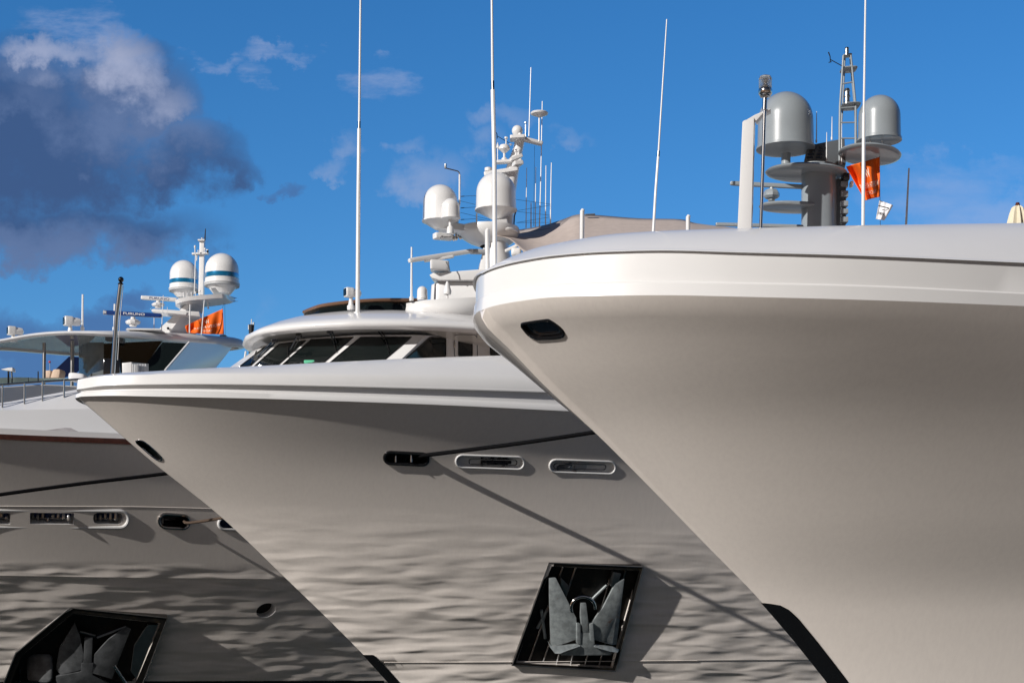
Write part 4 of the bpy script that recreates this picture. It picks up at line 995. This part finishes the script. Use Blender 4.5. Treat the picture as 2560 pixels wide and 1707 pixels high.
mb = MB(); mb.tube([Q(753, 780), Q(753, 690)], 3*k2, 8); mb.lathe(Q(753, 690), [(4*k2, 0), (11*k2, 4*k2), (8*k2, 24*k2), (2*k2, 44*k2), (.001, 46*k2)], 10); mb.build('cone_antenna', M['white'], mast2)
mb = MB(); mb.lathe(Q(687, 872), [(12*k2, 0), (12*k2, 20*k2), (28*k2, 22*k2), (28*k2, 44*k2), (20*k2, 48*k2), (.001, 49*k2)], 12); mb.build('box_antenna', M['white'], mast2)
for a, b, t_ in ((813, 658, 50), (882, 745, 40), (902, 740, 40), (845, 668, 10), (912, 640, 60)):
    mb = MB(); mb.lathe(Q(a, b, -.1), [(5*k2, 0), (5*k2, t_*.7*k2), (13*k2, t_*.8*k2), (13*k2, t_*k2), (.001, t_*1.02*k2)], 10); mb.build('small_antenna', M['white'], mast2)
mb = MB(); mb.tube([Q(840, 653), Q(753, 602)], 2.5*k2, 6); mb.tube([Q(750, 618), Q(748, 585), Q(740, 573)], 3*k2, 6); mb.build('wind_vane', M['black'], mast2)
mb = MB(); mb.lathe(Q(1050, 440), [(10*k2, -26*k2), (30*k2, -18*k2), (60*k2, -6*k2), (64*k2, 2*k2), (60*k2, 8*k2), (25*k2, 14*k2), (.001, 15*k2)], 28); mb.tube([Q(1048, 640), Q(1049, 465)], 5.5*k2, 8); mb.build('disc_antenna', M['white'], mast2)
mb = MB(); mb.tube([Q(952, 615), Q(952, 520)], 4*k2, 8); mb.lathe(Q(952, 510), [(8*k2, 0), (8*k2, 10*k2), (.001, 12*k2)], 8); mb.build('post_light', M['dsteel'], mast2)
for p_, r_ in (([(975, 620), (978, 515), (990, 112)], 4.5), ([(1050, 1250), (1058, 1000), (1066, 600), (1071, 352)], 4.5), ([(955, 1255), (957, 1050), (960, 825)], 3.6), ([(990, 1250), (991, 1075)], 5), ([(1021, 1245), (1023, 1000), (1025, 820)], 3.6), ([(1094, 1230), (1095, 1055), (1097, 810)], 4.2), ([(1129, 1222), (1132, 975), (1136, 790)], 4.6), ([(1010, 1240), (1016, 670)], 1.6)):
    ps = [Q(a, b, .4) for a, b in p_]; MB().tube(ps, [r_*k2*(1-.35*i/(len(ps)-1)) for i in range(len(ps))], 8).build('rod_antenna', M['white'] if r_ > 2 else M['ink'], mast2)
mb = MB()
for y0, y1, y2 in ((1030, 1052, 1090), (1112, 1136, 1170), (1195, 1216, 1220)):
    mb.tube([Q(488, y0), Q(597, y0-6), Q(750, y1)], 1.4*k2, 5); mb.tube([Q(885, y1, .2), Q(1130, y2-5, .3)], 1.2*k2, 5); mb.tube([Q(488, y0+32), Q(700, y0+84)], 1.2*k2, 5); mb.tube([Q(890, y1+80, .2), Q(1130, y1+40, .3)], 1.2*k2, 5); mb.tube([Q(492, y0), Q(515, y0-2)], 3*k2, 6)
mb.build('wire_aerial', M['ink'], mast2)
mb = MB(); mb.tube([Q(888, 1120, -.3), Q(872, 1170, -.3), Q(868, 1245, -.3)], 5*k2, 8); mb.build('cable', M['black'], mast2)
MB().tube([Q(603, 1245), Q(603, 1150)], 5.5*k2, 8).build('support_tube', M['white'], mast2)
# open-array radar
a_, b_ = Q(118, 1487, -1.6), Q(575, 1418, -.6); bar(mast2, a_, b_, .09, 15*k2, M['white'], 'scanner_bar')
MB().rbox(b_+Vector((.22, .1, 0)), (.32, .1, .02), (-.03, .1, 0), (0, 0, 16*k2), .3).build('scanner_end', M['ltgrey'], mast2)
bar(mast2, Q(230, 1490, -1.3), Q(440, 1458, -1.0), .06, 9*k2, M['white'], 'scanner_rail')
mb = MB(); mb.rbox(Q(342, 1530, -1.1), (66*k2, .1, 0), (0, .3, 0), (0, 0, 36*k2), .2); mb.build('scanner_motor', M['white'], mast2)
mb = MB(); mb.tube([Q(385, 1495, -1.5), Q(405, 1530, -1.5), Q(412, 1565, -1.5)], 4*k2, 8); mb.build('cable', M['dgrey'], mast2)
mb = MB(); mb.prism([at(1073, 687, DW-1.2), at(1082, 682, DW-1.2), at(1200, 673, DW-1.2), at(1215, 674, DW-1.2), at(1215, 700, DW-1.2), at(1100, 700, DW-1.2), at(1080, 695, DW-1.2)], (.05, .8, 0)); mb.build('radar_platform', M['white'], mast2, bevel=.03)
mb = MB(); mb.prism([at(1208, 618, DW-.5), at(1235, 618, DW-.5), at(1235, 820, DW-.5), at(1168, 820, DW-.5)], (.1, .9, 0)); mb.build('mast_fairing', M['white'], mast2, bevel=.03)
E8 = lambda a, b, dd=0: at(1150+a/3.36, 500+b/3.36, DW-2+dd); k8 = (DW-2)/F/3.36
bar(mast2, E8(378, 430), E8(492, 377), .06, 11*k8, M['white'], 'scanner_bar'); mb = MB(); mb.rbox(E8(473, 440), (44*k8, 0, 0), (0, .16, 0), (0, 0, 34*k8), .5); mb.tube([E8(470, 460), E8(470, 560)], .1); mb.build('scanner_motor', M['white'], mast2)
mb = MB(); mb.lathe(E8(540, 480), [(12*k8, 0), (12*k8, 40*k8), (17*k8, 50*k8), (16*k8, 70*k8), (8*k8, 84*k8), (.001, 85*k8)], 12); mb.build('small_antenna', M['white'], mast2)

# shade sail over the deck behind
AW = lambda a, b, D: at(1150+a/3.36, 500+b/3.36, D)
back_e = [AW(310, 262, 56), AW(500, 250, 56), AW(700, 215, 55.5), AW(850, 170, 55), AW(985, 124, 54.5), AW(1130, 127, 54.5), AW(1500, 156, 54), AW(1850, 164, 54), AW(2000, 200, 54), AW(2350, 240, 55)]
frnt_e = [AW(300, 300, 52), AW(420, 330, 51.5), AW(600, 470, 50), AW(850, 440, 50), AW(1000, 400, 50), AW(1130, 380, 50), AW(1500, 330, 50), AW(1850, 290, 50), AW(2050, 270, 50), AW(2400, 280, 51)]
be, fe = resample(back_e, 5), resample(frnt_e, 5)
mb = MB(); rows = [[a.lerp(b, t)+Vector((0, 0, -.08*math.sin(math.pi*t))) for a, b in zip(be, fe)] for t in [k_/10 for k_ in range(11)]]
mb.grid(rows); sail = mb.build('shade_sail', M['tan'], None, fixn=False, solid=.012); tag(sail, 'taupe shade sail stretched behind the bow of the right yacht', 'shade sail')
def sailp(a, b, lift=-.03):
    """a: along 0..1, b: back to front"""
    i = a*(len(be)-1); j = min(int(i), len(be)-2); f_ = i-j; p0 = be[j].lerp(be[j+1], f_); p1 = fe[j].lerp(fe[j+1], f_)
    return p0.lerp(p1, b)+Vector((0, 0, -.08*math.sin(math.pi*b)+lift-.02))
for (a0, b0), (a1, b1), (a2, b2), w0 in (((.03, .15), (.25, .42), (.45, .55), .03), ((.50, .02), (.62, .2), (.68, .55), .05)):
    mb = MB(); L1, L2 = [], []
    for k_ in range(13):
        t = k_/12; a = (1-t)**2*a0+2*t*(1-t)*a1+t*t*a2; b = (1-t)**2*b0+2*t*(1-t)*b1+t*t*b2; L1.append(sailp(a, max(0, b-w0*(.3+t)))); L2.append(sailp(a, b+w0*(.3+t)))
    mb.grid([L1, L2]); mb.build('seam_band', M['tan2'], sail, fixn=False)
mb = MB()
for a0, b0, a1, b1 in ((.45, .5, .62, .25), (.62, .12, .8, .3), (.68, .35, .8, .05)): mb.tube([sailp(lerp(a0, a1, t/6), lerp(b0, b1, t/6)) for t in range(7)], .012, 5)
mb.build('stitching', M['tan2'], sail)
bar(sail, AW(1050, 126, 54), AW(1135, 122, 54), .06, .02, M['dgrey'], 'corner_fitting')
# =============================================================== left yacht: rail, foredeck
T3_ = H3.keys[-1][1:]
def r3(dl, db, pts, dv=0):
    def f(x):
        b = max(0, plan(x, *T3_)+db); l = H3.l0+x+dl; pr = Y3.P(l, b, 0); return l, b, Y3.fit(pts, l, b)-px(dv, pr.y)
    return f
V3 = [(-865, 1053), (-400, 1063), (0, 1087.5), (331, 1100), (700, 1115)]
C3 = [(-865, 1040), (-400, 1052), (0, 1072), (331, 1086), (700, 1100)]
K3 = [(-865, 1010), (-300, 1020), (0, 1027), (220, 1024), (500, 1030)]
E3 = [(-865, 1020), (-300, 1040), (0, 1019), (60, 1009), (105, 1001), (160, 991), (230, 977), (400, 960), (700, 955)]
E3 = [(-865, 1000), (-300, 1030), (0, 1019), (60, 1009), (105, 1001), (160, 991), (230, 980), (400, 970), (700, 968)]
xs3 = XS[20:]
mb = MB(); mb.grid([[Y3.P(*f(x)) for x in xs3] for f in (r3(0, -.02, SH3), r3(0, .06, SH3, 2), r3(0, .07, V3, -3), r3(0, .04, V3), r3(0, -.1, V3))]); mb.build('varnished_rail', M['wood'], yacht3, fixn=False, smooth=60)
mb = MB(); mb.grid([[Y3.P(*f(x)) for x in xs3] for f in (r3(0, -.08, V3), r3(0, -.12, C3, -2), r3(0, -.16, C3), r3(.05, -.3, C3, 3))]); mb.build('coaming', M['white'], yacht3, fixn=False, smooth=60)
mb = MB(); mb.grid([[Y3.P(*f(x)) for x in xs3] for f in (r3(.05, -.3, C3, 3), r3(.2, -.7, C3, 25), r3(.4, -1.5, K3, -2), r3(.4, -1.6, K3), r3(.42, -1.62, K3, 4), r3(.6, -2.2, E3), r3(.7, -2.6, E3, -12))]); mb.build('foredeck', M['white'], yacht3, fixn=False, smooth=50)
# wall behind the rail
WT3 = [(-400, 975), (0, 966), (107, 960), (200, 964.5), (300, 968)]
mb = MB(); wl = [(u, interp(WT3, u), 55.5+.0125*(u+200)) for u in range(-200, 421, 20)]
mb.grid([[at(u, v+90, D) for u, v, D in wl], [at(u, v+3, D) for u, v, D in wl], [at(u, v, D)+Vector((0, .1, 0)) for u, v, D in wl], [at(u, v+1, D)+Vector((0, 1.2, 0)) for u, v, D in wl]]); mb.build('deck_house', M['white'], yacht3, fixn=False)
# rail
RL3 = [(-200, 985), (0, 962), (84, 955.5), (203, 947.5), (300, 942)]
mb = MB(); pts = [Y3.P(*r3(.6, -2.2, RL3)(x)) for x in XS[38:72:2]]; mb.tube(pts, .035, 8); rail = mb.build('hand_rail', M['dsteel'], yacht3)
for u, vt, vb in ((6, 961, 1019), (61, 957, 1010), (106, 953, 1002), (160, 950, 992), (201, 947, 985)):
    best = min((abs(Y3.u(*r3(.6, -2.2, E3)(x)[:2])-u), x) for x in [10+.05*k for k in range(300)])[1] if False else min(((abs(Y3.u(*r3(.6, -2.2, E3)(x)[:2])-u), x) for x in [.1*k for k in range(300)]))[1]
    l, b, z = r3(.6, -2.2, E3)(best); D_ = Y3.P(l, b, z).y
    MB().tube([at(u, vb+2, D_), at(u+.5, vt, D_)], .03, 8).build('rail_post', M['dsteel'], rail)
# grey canvas cover lying on the coaming
pcv = [(66, 1083), (110, 1077), (160, 1070), (175, 1071), (200, 1083), (194, 1091), (150, 1091), (100, 1089)]
b3p = [H3.hit(u, 1112)[0] for u, v in pcv]
mb = MB(); f_ = [at(u, v, p_.y+.12+(.3 if v < 1080 else 0)) for (u, v), p_ in zip(pcv, b3p)]; mb.prism(f_, (.02, .05, .03)); cv = mb.build('canvas_cover', mat('grey_canvas', (.36, .34, .34), .85, var=.1), None, bevel=.02, smooth=60); tag(cv, 'grey canvas cover folded over the white coaming of the left yacht', 'cover')

# =============================================================== left yacht: hardtop
Z3 = 10.5
nearh = [(-190, 888), (-120, 871), (-60, 862), (0, 853.5), (84, 839), (180, 833.8), (295, 840), (453, 853), (560, 861), (600, 866)]
farh = [(618, 870), (590, 875.5), (480, 887), (350, 894), (199, 891), (112, 885), (0, 877), (-120, 880), (-180, 889)]
zh = lambda u: Z3+.5*max(0, min(1, (u-295)/310))
ringh = resample([zc(u, v, zh(u)) for u, v in nearh[:-1]]+[zc(612, 867.5, zh(612)), zc(590, 875.5, zh(590)+.05)]+[zc(u, v, zh(u)) for u, v in farh[2:-1]], 6, True)
cenh = sum(ringh, Vector())/len(ringh)
def hr(d, h):
    n = len(ringh); out = []
    for i, p_ in enumerate(ringh):
        t_ = (ringh[(i+1) % n]-ringh[i-1]).normalized(); nn = Vector((-t_.y, t_.x, 0))
        if nn.dot(cenh-p_) < 0: nn = -nn
        # the fascia grows taller towards the stern
        k_ = min(1, max(0, (p_.x+15.5)/3.5)); hh = h*(.45+.62*k_)
        out.append(p_+nn*d+Vector((0, 0, hh)))
    return out
mb = MB(); rows = [hr(.25, -.02), hr(.03, 0), hr(0, .06), hr(.04, .16), hr(.12, .27), hr(.45, .36), hr(1.0, .42)]; mb.grid(rows, closed=True); mb.add(rows[-1], [tuple(range(len(ringh)))]); hard = mb.build('hardtop', M['white'], yacht3, smooth=50)
mb = MB(); a_, b_, c_ = hr(.24, -.02), hr(.35, .10), hr(.6, .12); mb.grid([a_, b_, c_], closed=True); mb.add(c_, [tuple(range(len(ringh)))]); mb.build('ceiling', M['soffit'], yacht3, smooth=50)
N3 = lambda a, b, D=61: at(0+a/7.127, 780+b/7.127, D); N8 = lambda a, b, D=61: at(300+a/6.533, 720+b/6.533, D)
M['greyglass'] = mat('grey_reflective_panel', (.10, .105, .10), .08, coat=1, coat_rough=.02, var=.2, vscale=1.2)
mb = MB(); mb.grid([[N3(1405, 540, 63), N3(1640, 540, 62), N3(1850, 540, 61.6)], [N3(1405, 1200, 63), N3(1640, 1200, 62), N3(1850, 1300, 61.6)]]); mb.build('glass_wall', M['greyglass'], yacht3, fixn=False)
mb = MB(); mb.grid([[N3(1850, 560, 61.6), N8(700, 860, 62)], [N3(1850, 1300, 61.6), N8(300, 1420, 62)]]); mb.build('saloon_window', M['glass'], yacht3, fixn=False)
mb = MB(); mb.prism([N8(692, 885, 62.0), N8(1135, 905, 62.2), N8(725, 1360, 62.2), N8(620, 1480, 61.2), N8(240, 1480, 61.2)], (.02, .05, 0)); mb.build('slanted_window', M['glass'], yacht3)
mb = MB(); mb.prism([N8(1128, 880, 62.1), N8(1840, 930, 65.6), N8(1545, 1305, 64.2), N8(1400, 1480, 63.4), N8(620, 1480, 59.6), N8(765, 1345, 60.4)], (.02, .12, 0)); mb.build('raked_support', M['white'], yacht3, bevel=.02)
mb = MB(); mb.tube([N8(1130, 890, 61.9), N8(740, 1345, 60.2)], .05, 8); mb.build('support_edge', M['white'], yacht3, smooth=60)
for a, v0, v1 in ((785, 560, 1190), (1285, 520, 1200)): MB().tube([N3(a-2, v1+120, 61.5), N3(a+4, v0-10, 61.5)], .065 if a < 1000 else .075, 12).build('awning_pole', M['dsteel'], yacht3)
mb = MB(); mb.prism([N3(985, 1025, 64), N3(1230, 792, 64), N3(1410, 800, 64), N3(1410, 1040, 64), N3(1300, 1120, 64), N3(1090, 1180, 64), N3(985, 1190, 64)], (0, .05, 0)); mb.build('side_screen', M['navy'], yacht3)
mb = MB(); mb.rbox(N3(2020, 1050, 60.8), (150/7.127*61/F, 0, 0), (0, .3, 0), (0, 0, 205/7.127*61/F), .1); mb.build('console', M['black'], yacht3)
MB().prism([N3(1870, 420, 61), N3(2200, 460, 61), N3(2200, 540, 61), N3(1870, 500, 61)], (0, .3, 0)).build('ceiling_screen', M['dgrey'], yacht3, bevel=.02)
for a, w_, m_ in ((1500, 60, .5), (1690, 12, .5)): pass
# glass balustrade forward
mb = MB(); mb.grid([[N3(-200, 1180, 59), N3(230, 1160, 59.6), N3(500, 1165, 60), N3(690, 1175, 60.4), N3(1400, 1180, 61)], [N3(-200, 1330, 59), N3(230, 1290, 59.6), N3(500, 1260, 60), N3(690, 1240, 60.4), N3(1400, 1230, 61)]]); mb.build('side_coaming', M['sagegl'], yacht3, fixn=False)
for a, v0, v1, w_ in ((150, 1040, 1290, 18), (505, 1165, 1250, 6), (680, 1055, 1240, 12), (215, 1150, 1280, 12)): MB().tube([N3(a, v1+20, 59), N3(a, v0, 59)], w_/7.127*59/F, 8).build('balustrade_post', M['black'], yacht3)
# loungers, cabinet, table
for i, (a, lab) in enumerate(((835, 'beige lounger cushion standing left of its twin on the left yacht'), (985, 'taller beige lounger cushion nearest the navy screen on the left yacht'))):
    w_ = 78+14*i; t_ = 1036-20*i
    mb = MB(); c_ = [N3(a-w_-5, 1175, 62), N3(a-w_+40, t_+22, 62), N3(a-w_+62, t_, 62), N3(a+w_-20, t_-2, 62), N3(a+w_, t_+40, 62), N3(a+w_-25, 1175, 62)]; mb.prism(c_, (.1, .4, 0))
    o = mb.build('lounger_cushion', M['cushion'], None, bevel=.06, smooth=60); tag(o, lab, 'cushion', 'lounger cushions under the hardtop')
cb_ = thing('cabinet', N3(2260, 1200, 60), 'white slatted cabinet beside the slanted dark window of the left yacht', 'cabinet')
mb = MB(); mb.prism([N3(2175, 905, 60), N3(2345, 888, 60), N3(2345, 1200, 60), N3(2175, 1200, 60)], (.0, .7, 0)); mb.build('body', M['white'], cb_, bevel=.02)
mb = MB(); mb.prism([N8(195, 1210, 60), N8(440, 1235, 60.9), N8(440, 1420, 60.9), N8(195, 1420, 60)], (.05, .04, 0)); mb.build('side', M['ltgrey'], cb_)
mb = MB()
for k_ in range(9): mb.tube([N8(212+k_*26, 1240, 59.9+k_*.09), N8(212+k_*26, 1420, 59.9+k_*.09)], .02, 6)
mb.build('slats', M['white'], cb_)
tb = thing('table', N3(120, 1060, 58.5), 'small white folding table top at the left edge of the left yacht', 'table')
mb = MB(); mb.prism([N3(10, 1018, 58.5), N3(150, 990, 58.5), N3(220, 985, 58.5), N3(222, 1055, 58.5), N3(130, 1040, 58.5)], (.02, .3, 0)); mb.build('top', M['white'], tb, bevel=.01)
MB().tube([N3(215, 1180, 58.6), N3(205, 1050, 58.6)], .03).build('leg', M['dgrey'], tb)
so_ = MB().rbox(N3(1395, 1175, 60.5), (.32, 0, -.04), (0, .3, 0), (0, 0, .16), .5).build('sunbed', M['wflag'], None); tag(so_, 'rounded white sunbed just left of the middle yacht bow tip', 'sunbed')
bm_ = thing('marker_buoy_pole', N3(885, 1000, 75), 'tiny red marker on a thin pole seen behind the lounger cushions', 'marker')
MB().rbox(N3(885, 888, 75), (.045, 0, 0), (0, .045, 0), (0, 0, .045), .5).build('marker', M['red'], bm_); MB().tube([N3(890, 1180, 75), N3(886, 890, 75)], .012).build('pole', M['ltgrey'], bm_)

# searchlights, antennas
searchlight(hard, 31, 827, 21, 61.5, 848); searchlight(hard, 173, 803, 23, 62.5, 832)
for u, v0, v1 in ((206, 826, 736), (286, 826, 760)): whip(hard, [(u, v0), (u+.7, v1)], 63, .045, .035)
DH = 64; X2 = lambda a, b, dd=0: at(380+a/5.227, 560+b/5.227, DH+dd); kh = DH/F/5.227
bx_ = lambda a, b, dd=0: at(0+a/3.0156, 560+b/3.0156, DH+dd)
mb = MB(); fL = [X2(-30, 1480, -.5), X2(500, 1000, -.5), X2(560, 985, -.5), X2(175, 1480, -.5)]; fR = [X2(175, 1480, -.5), X2(560, 985, -.5), X2(705, 1000, .3), X2(560, 1480, .3)]
bk = [X2(-30, 1480, 1), X2(500, 1000, 1), X2(705, 1000, 1), X2(560, 1480, 1)]
mb.add(fL+fR+bk, [(0, 1, 2, 3), (4, 5, 6, 7), (0, 8, 9, 1), (6, 10, 11, 7), (8, 11, 10, 9)]); mast3 = mb.build('radar_mast', M['white'], yacht3, smooth=20)
def spl(name, pts, off, bev=.03): return MB().prism(pts, off).build(name, M['white'], mast3, bevel=bev)
mb = MB(); L_ = resample([X2(300, 1020, -.3), X2(320, 985, -.9), X2(480, 945, -1.2), X2(700, 925, -1.3), X2(880, 912, -1.3), X2(945, 918, -1.2), X2(1010, 935, -.6), X2(1085, 960, .3)], 4); Bk = [p_+Vector((.1, 1.7*max(.12, 1-(i/(len(L_)-1))**3), .0)) for i, p_ in enumerate(L_)]
th_ = 48*kh
mb.grid([Bk, L_, [p_-Vector((0, -.1, th_)) for p_ in L_], [p_-Vector((0, 0, th_*.8)) for p_ in Bk]]); mb.build('dome_platform', M['white'], mast3, fixn=False, smooth=40)
radome(mast3, 460, 653, 721, 36, 745, 17, DH+.6, M['white'], band=(701.5, 712), ring=9); radome(mast3, 555, 635.8, 707.5, 42.5, 736, 22, DH-.2, M['white'], band=(685.5, 697.5), ring=10)
MB().prism([X2(768, 835, -.85), X2(825, 830, -.85), X2(878, 893, -.6), X2(800, 897, -.6)], (0, .02, 0)).build('label_plate', M['ltgrey'], mast3)
mb = MB(); mb.prism([X2(622, 215), X2(680, 215), X2(670, 925), X2(602, 925)], (.02, .22, 0)); mb.build('top_mast', M['white'], mast3, bevel=.02)
bar(mast3, X2(525, 395), X2(745, 385), .12, 12*kh, M['white'], 'crosstree'); bar(mast3, X2(603, 216), X2(695, 214), .1, 10*kh, M['white'], 'top_plate')
for a, b, w_, t_ in ((655, 205, 14, 25), (562, 385, 13, 110), (605, 385, 10, 45), (692, 385, 13, 75), (725, 380, 16, 50), (585, 480, 14, 70), (415, 955, 14, 60), (460, 945, 9, 45), (515, 940, 9, 52), (570, 935, 9, 55), (625, 930, 12, 70)):
    mb = MB(); mb.lathe(X2(a, b, -.3), [(w_*.5*kh, 0), (w_*.5*kh, t_*.6*kh), (w_*kh, t_*.65*kh), (w_*kh, t_*.9*kh), (.001, t_*kh)], 10); mb.build('small_antenna', M['white'], mast3)
MB().rbox(X2(728, 362, -.3), (14*kh, 0, 0), (0, .06, 0), (0, 0, 14*kh), .5).build('camera', M['black'], mast3)
MB().tube([X2(690, 215), X2(700, 62)], [.03, .015], 6).build('black_whip', M['ink'], mast3)
MB().tube([X2(553, 915, -.4), X2(570, 400, -.4)], 7*kh, 8).build('rod_antenna', M['white'], mast3)
for p0, p1, r_ in (((490, 1425), (497, 1050), 9), ((645, 1450), (684, 992), 8), ((125, 1400), (148, 933), 6), ((25, 1400), (28, 1220), 6), ((200, 1150), (200, 1085), 4)):
    MB().tube([X2(*p0, -1.5), X2(*p1, -1.5)], [r_*kh, r_*.8*kh], 8).build('rod_antenna', M['white'], mast3)
mb = MB(); mb.tube([X2(733, 1000, -.5), X2(733, 1095, -.5)], 9*kh, 8); mb.lathe(X2(735, 1100, -.5), [(.001, -12*kh), (12*kh, -6*kh), (12*kh, 6*kh), (.001, 12*kh)], 8); mb.build('hanging_light', M['white'], mast3)
mb = MB(); mb.tube([X2(950, 990), X2(958, 1480)], 1.8*kh, 5); mb.tube([X2(950, 1010), X2(922, 1090), X2(925, 1115)], 2*kh, 5); mb.tube([X2(938, 1440), X2(943, 1480)], 2*kh, 5); mb.build('halyard', M['ink'], mast3)
# radar scanners with lettering
def scanner(a, b, hgt, mbar, ink, body, t0, t1, ped):
    o = bar(mast3, a, b, .08, hgt, mbar, 'scanner_bar')
    d = (b-a); up = Vector((0, 0, 1)); nrm = Vector((d.y, -d.x, 0)).normalized()
    if nrm.y > 0: nrm = -nrm
    off = nrm*.085
    text_mesh(mast3, 'lettering', body, lambda x, y: a+d*lerp(t0, t1, x)+up*hgt*(y-.5)*1.15+off, 1, ink)
    c_, w_, h_ = ped
    mb = MB(); mb.lathe(c_, [(w_*.4, -h_*.9), (w_*.5, -h_*.8), (w_*.5, -h_*.45), (w_*.85, -h_*.4), (w_, -h_*.1), (w_, h_*.15), (w_*.7, h_*.45), (w_*.35, h_*.5), (w_*.3, h_)], 10); mb.build('scanner_motor', M['white'], mast3, smooth=20)
scanner(bx_(778, 666, -2.2), bx_(1222, 692, -2.0), 15/3.0156*(DH-2)/F, M['navy'], M['white'], 'FURUNO', .345, .71, (bx_(1003, 740, -2.1), 56/3.0156*62/F, 38/3.0156*62/F))
MB().lathe(bx_(780, 666, -2.2), [(.0, 0), (17/3.0156*62/F, 0), (17/3.0156*62/F, .12), (.001, .13)], 12, ax=(1, .02, -.06)).build('scanner_cap', M['ltgrey'], mast3)
scanner(bx_(1062, 555, -.8), bx_(1335, 572, -.6), 14/3.0156*DH/F, M['white'], M['navy'], 'FURUNO', .24, .79, (bx_(1192, 608, -.7), 48/3.0156*63/F, 30/3.0156*63/F))
mb = MB(); mb.prism([bx_(1140, 645, -1), bx_(1160, 638, -1), bx_(1500, 660, -.6), bx_(1510, 700, -.6), bx_(1300, 672, -1), bx_(1145, 662, -1)], (.05, .9, 0)); mb.build('radar_arm', M['white'], mast3, bevel=.02)
mb = MB(); mb.prism([bx_(943, 795, -2.4), bx_(960, 784, -2.4), bx_(1200, 786, -2.2), bx_(1215, 800, -2.2)], (.05, .8, 0)); mb.build('radar_plinth', M['white'], mast3, bevel=.02)
mb = MB(); mb.lathe(X2(213, 1365, -.56), [(.001, 0), (.05, 0), (.05, .05), (.001, .06)], 12, ax=(0, -1, 0)); mb.build('vent', M['black'], mast3)

# distant mast beyond the wheelhouse, and its thin poles
dm = thing('distant_mast', at(628, 930, 90), 'small dark mast with white aerials far behind the wheelhouse of the middle yacht', 'mast')
MB().tube([at(624, 1000, 90), at(627, 842, 90), at(628.5, 812, 90)], [.1, .1, .16], 10).build('pole', M['ink'], dm)
mb = MB(); mb.tube([at(628, 818, 90), at(629, 798, 90)], .03); mb.tube([at(633, 826, 90), at(634, 806, 90)], .05); mb.tube([at(622, 824, 90), at(622, 812, 90)], .04); mb.build('aerial', M['white'], dm)
wp = MB().tube([at(607, 930, 57), at(614.5, 878, 57)], .035, 8).build('awning_pole', M['white'], yacht3)

# jackstaff of the middle yacht
l_, z_ = Y2.on_plane(284, 935); base_ = Y2.P(l_, 0, z_)
js2 = MB().tube([at(280.5, 975, base_.y), at(282, 932, base_.y), at(291.5, 790, base_.y), at(301, 712, base_.y)], .062, 16).build('jackstaff', M['chrome'], yacht2)
mb = MB(); mb.lathe(at(302.5, 699, base_.y), [(.08*math.cos(a)+.0, .08*math.sin(a)) for a in [math.pi*(k_/12-.5) for k_ in range(13)]], 18); mb.lathe(at(301.5, 710, base_.y), [(.05, -.03), (.085, 0), (.05, .04)], 16); mb.build('staff_ball', M['black'], js2)
MB().tube([at(308, 715, base_.y), at(300, 800, base_.y), at(294, 900, base_.y)], .01, 5).build('staff_line', M['ltgrey'], js2)
cut_all()
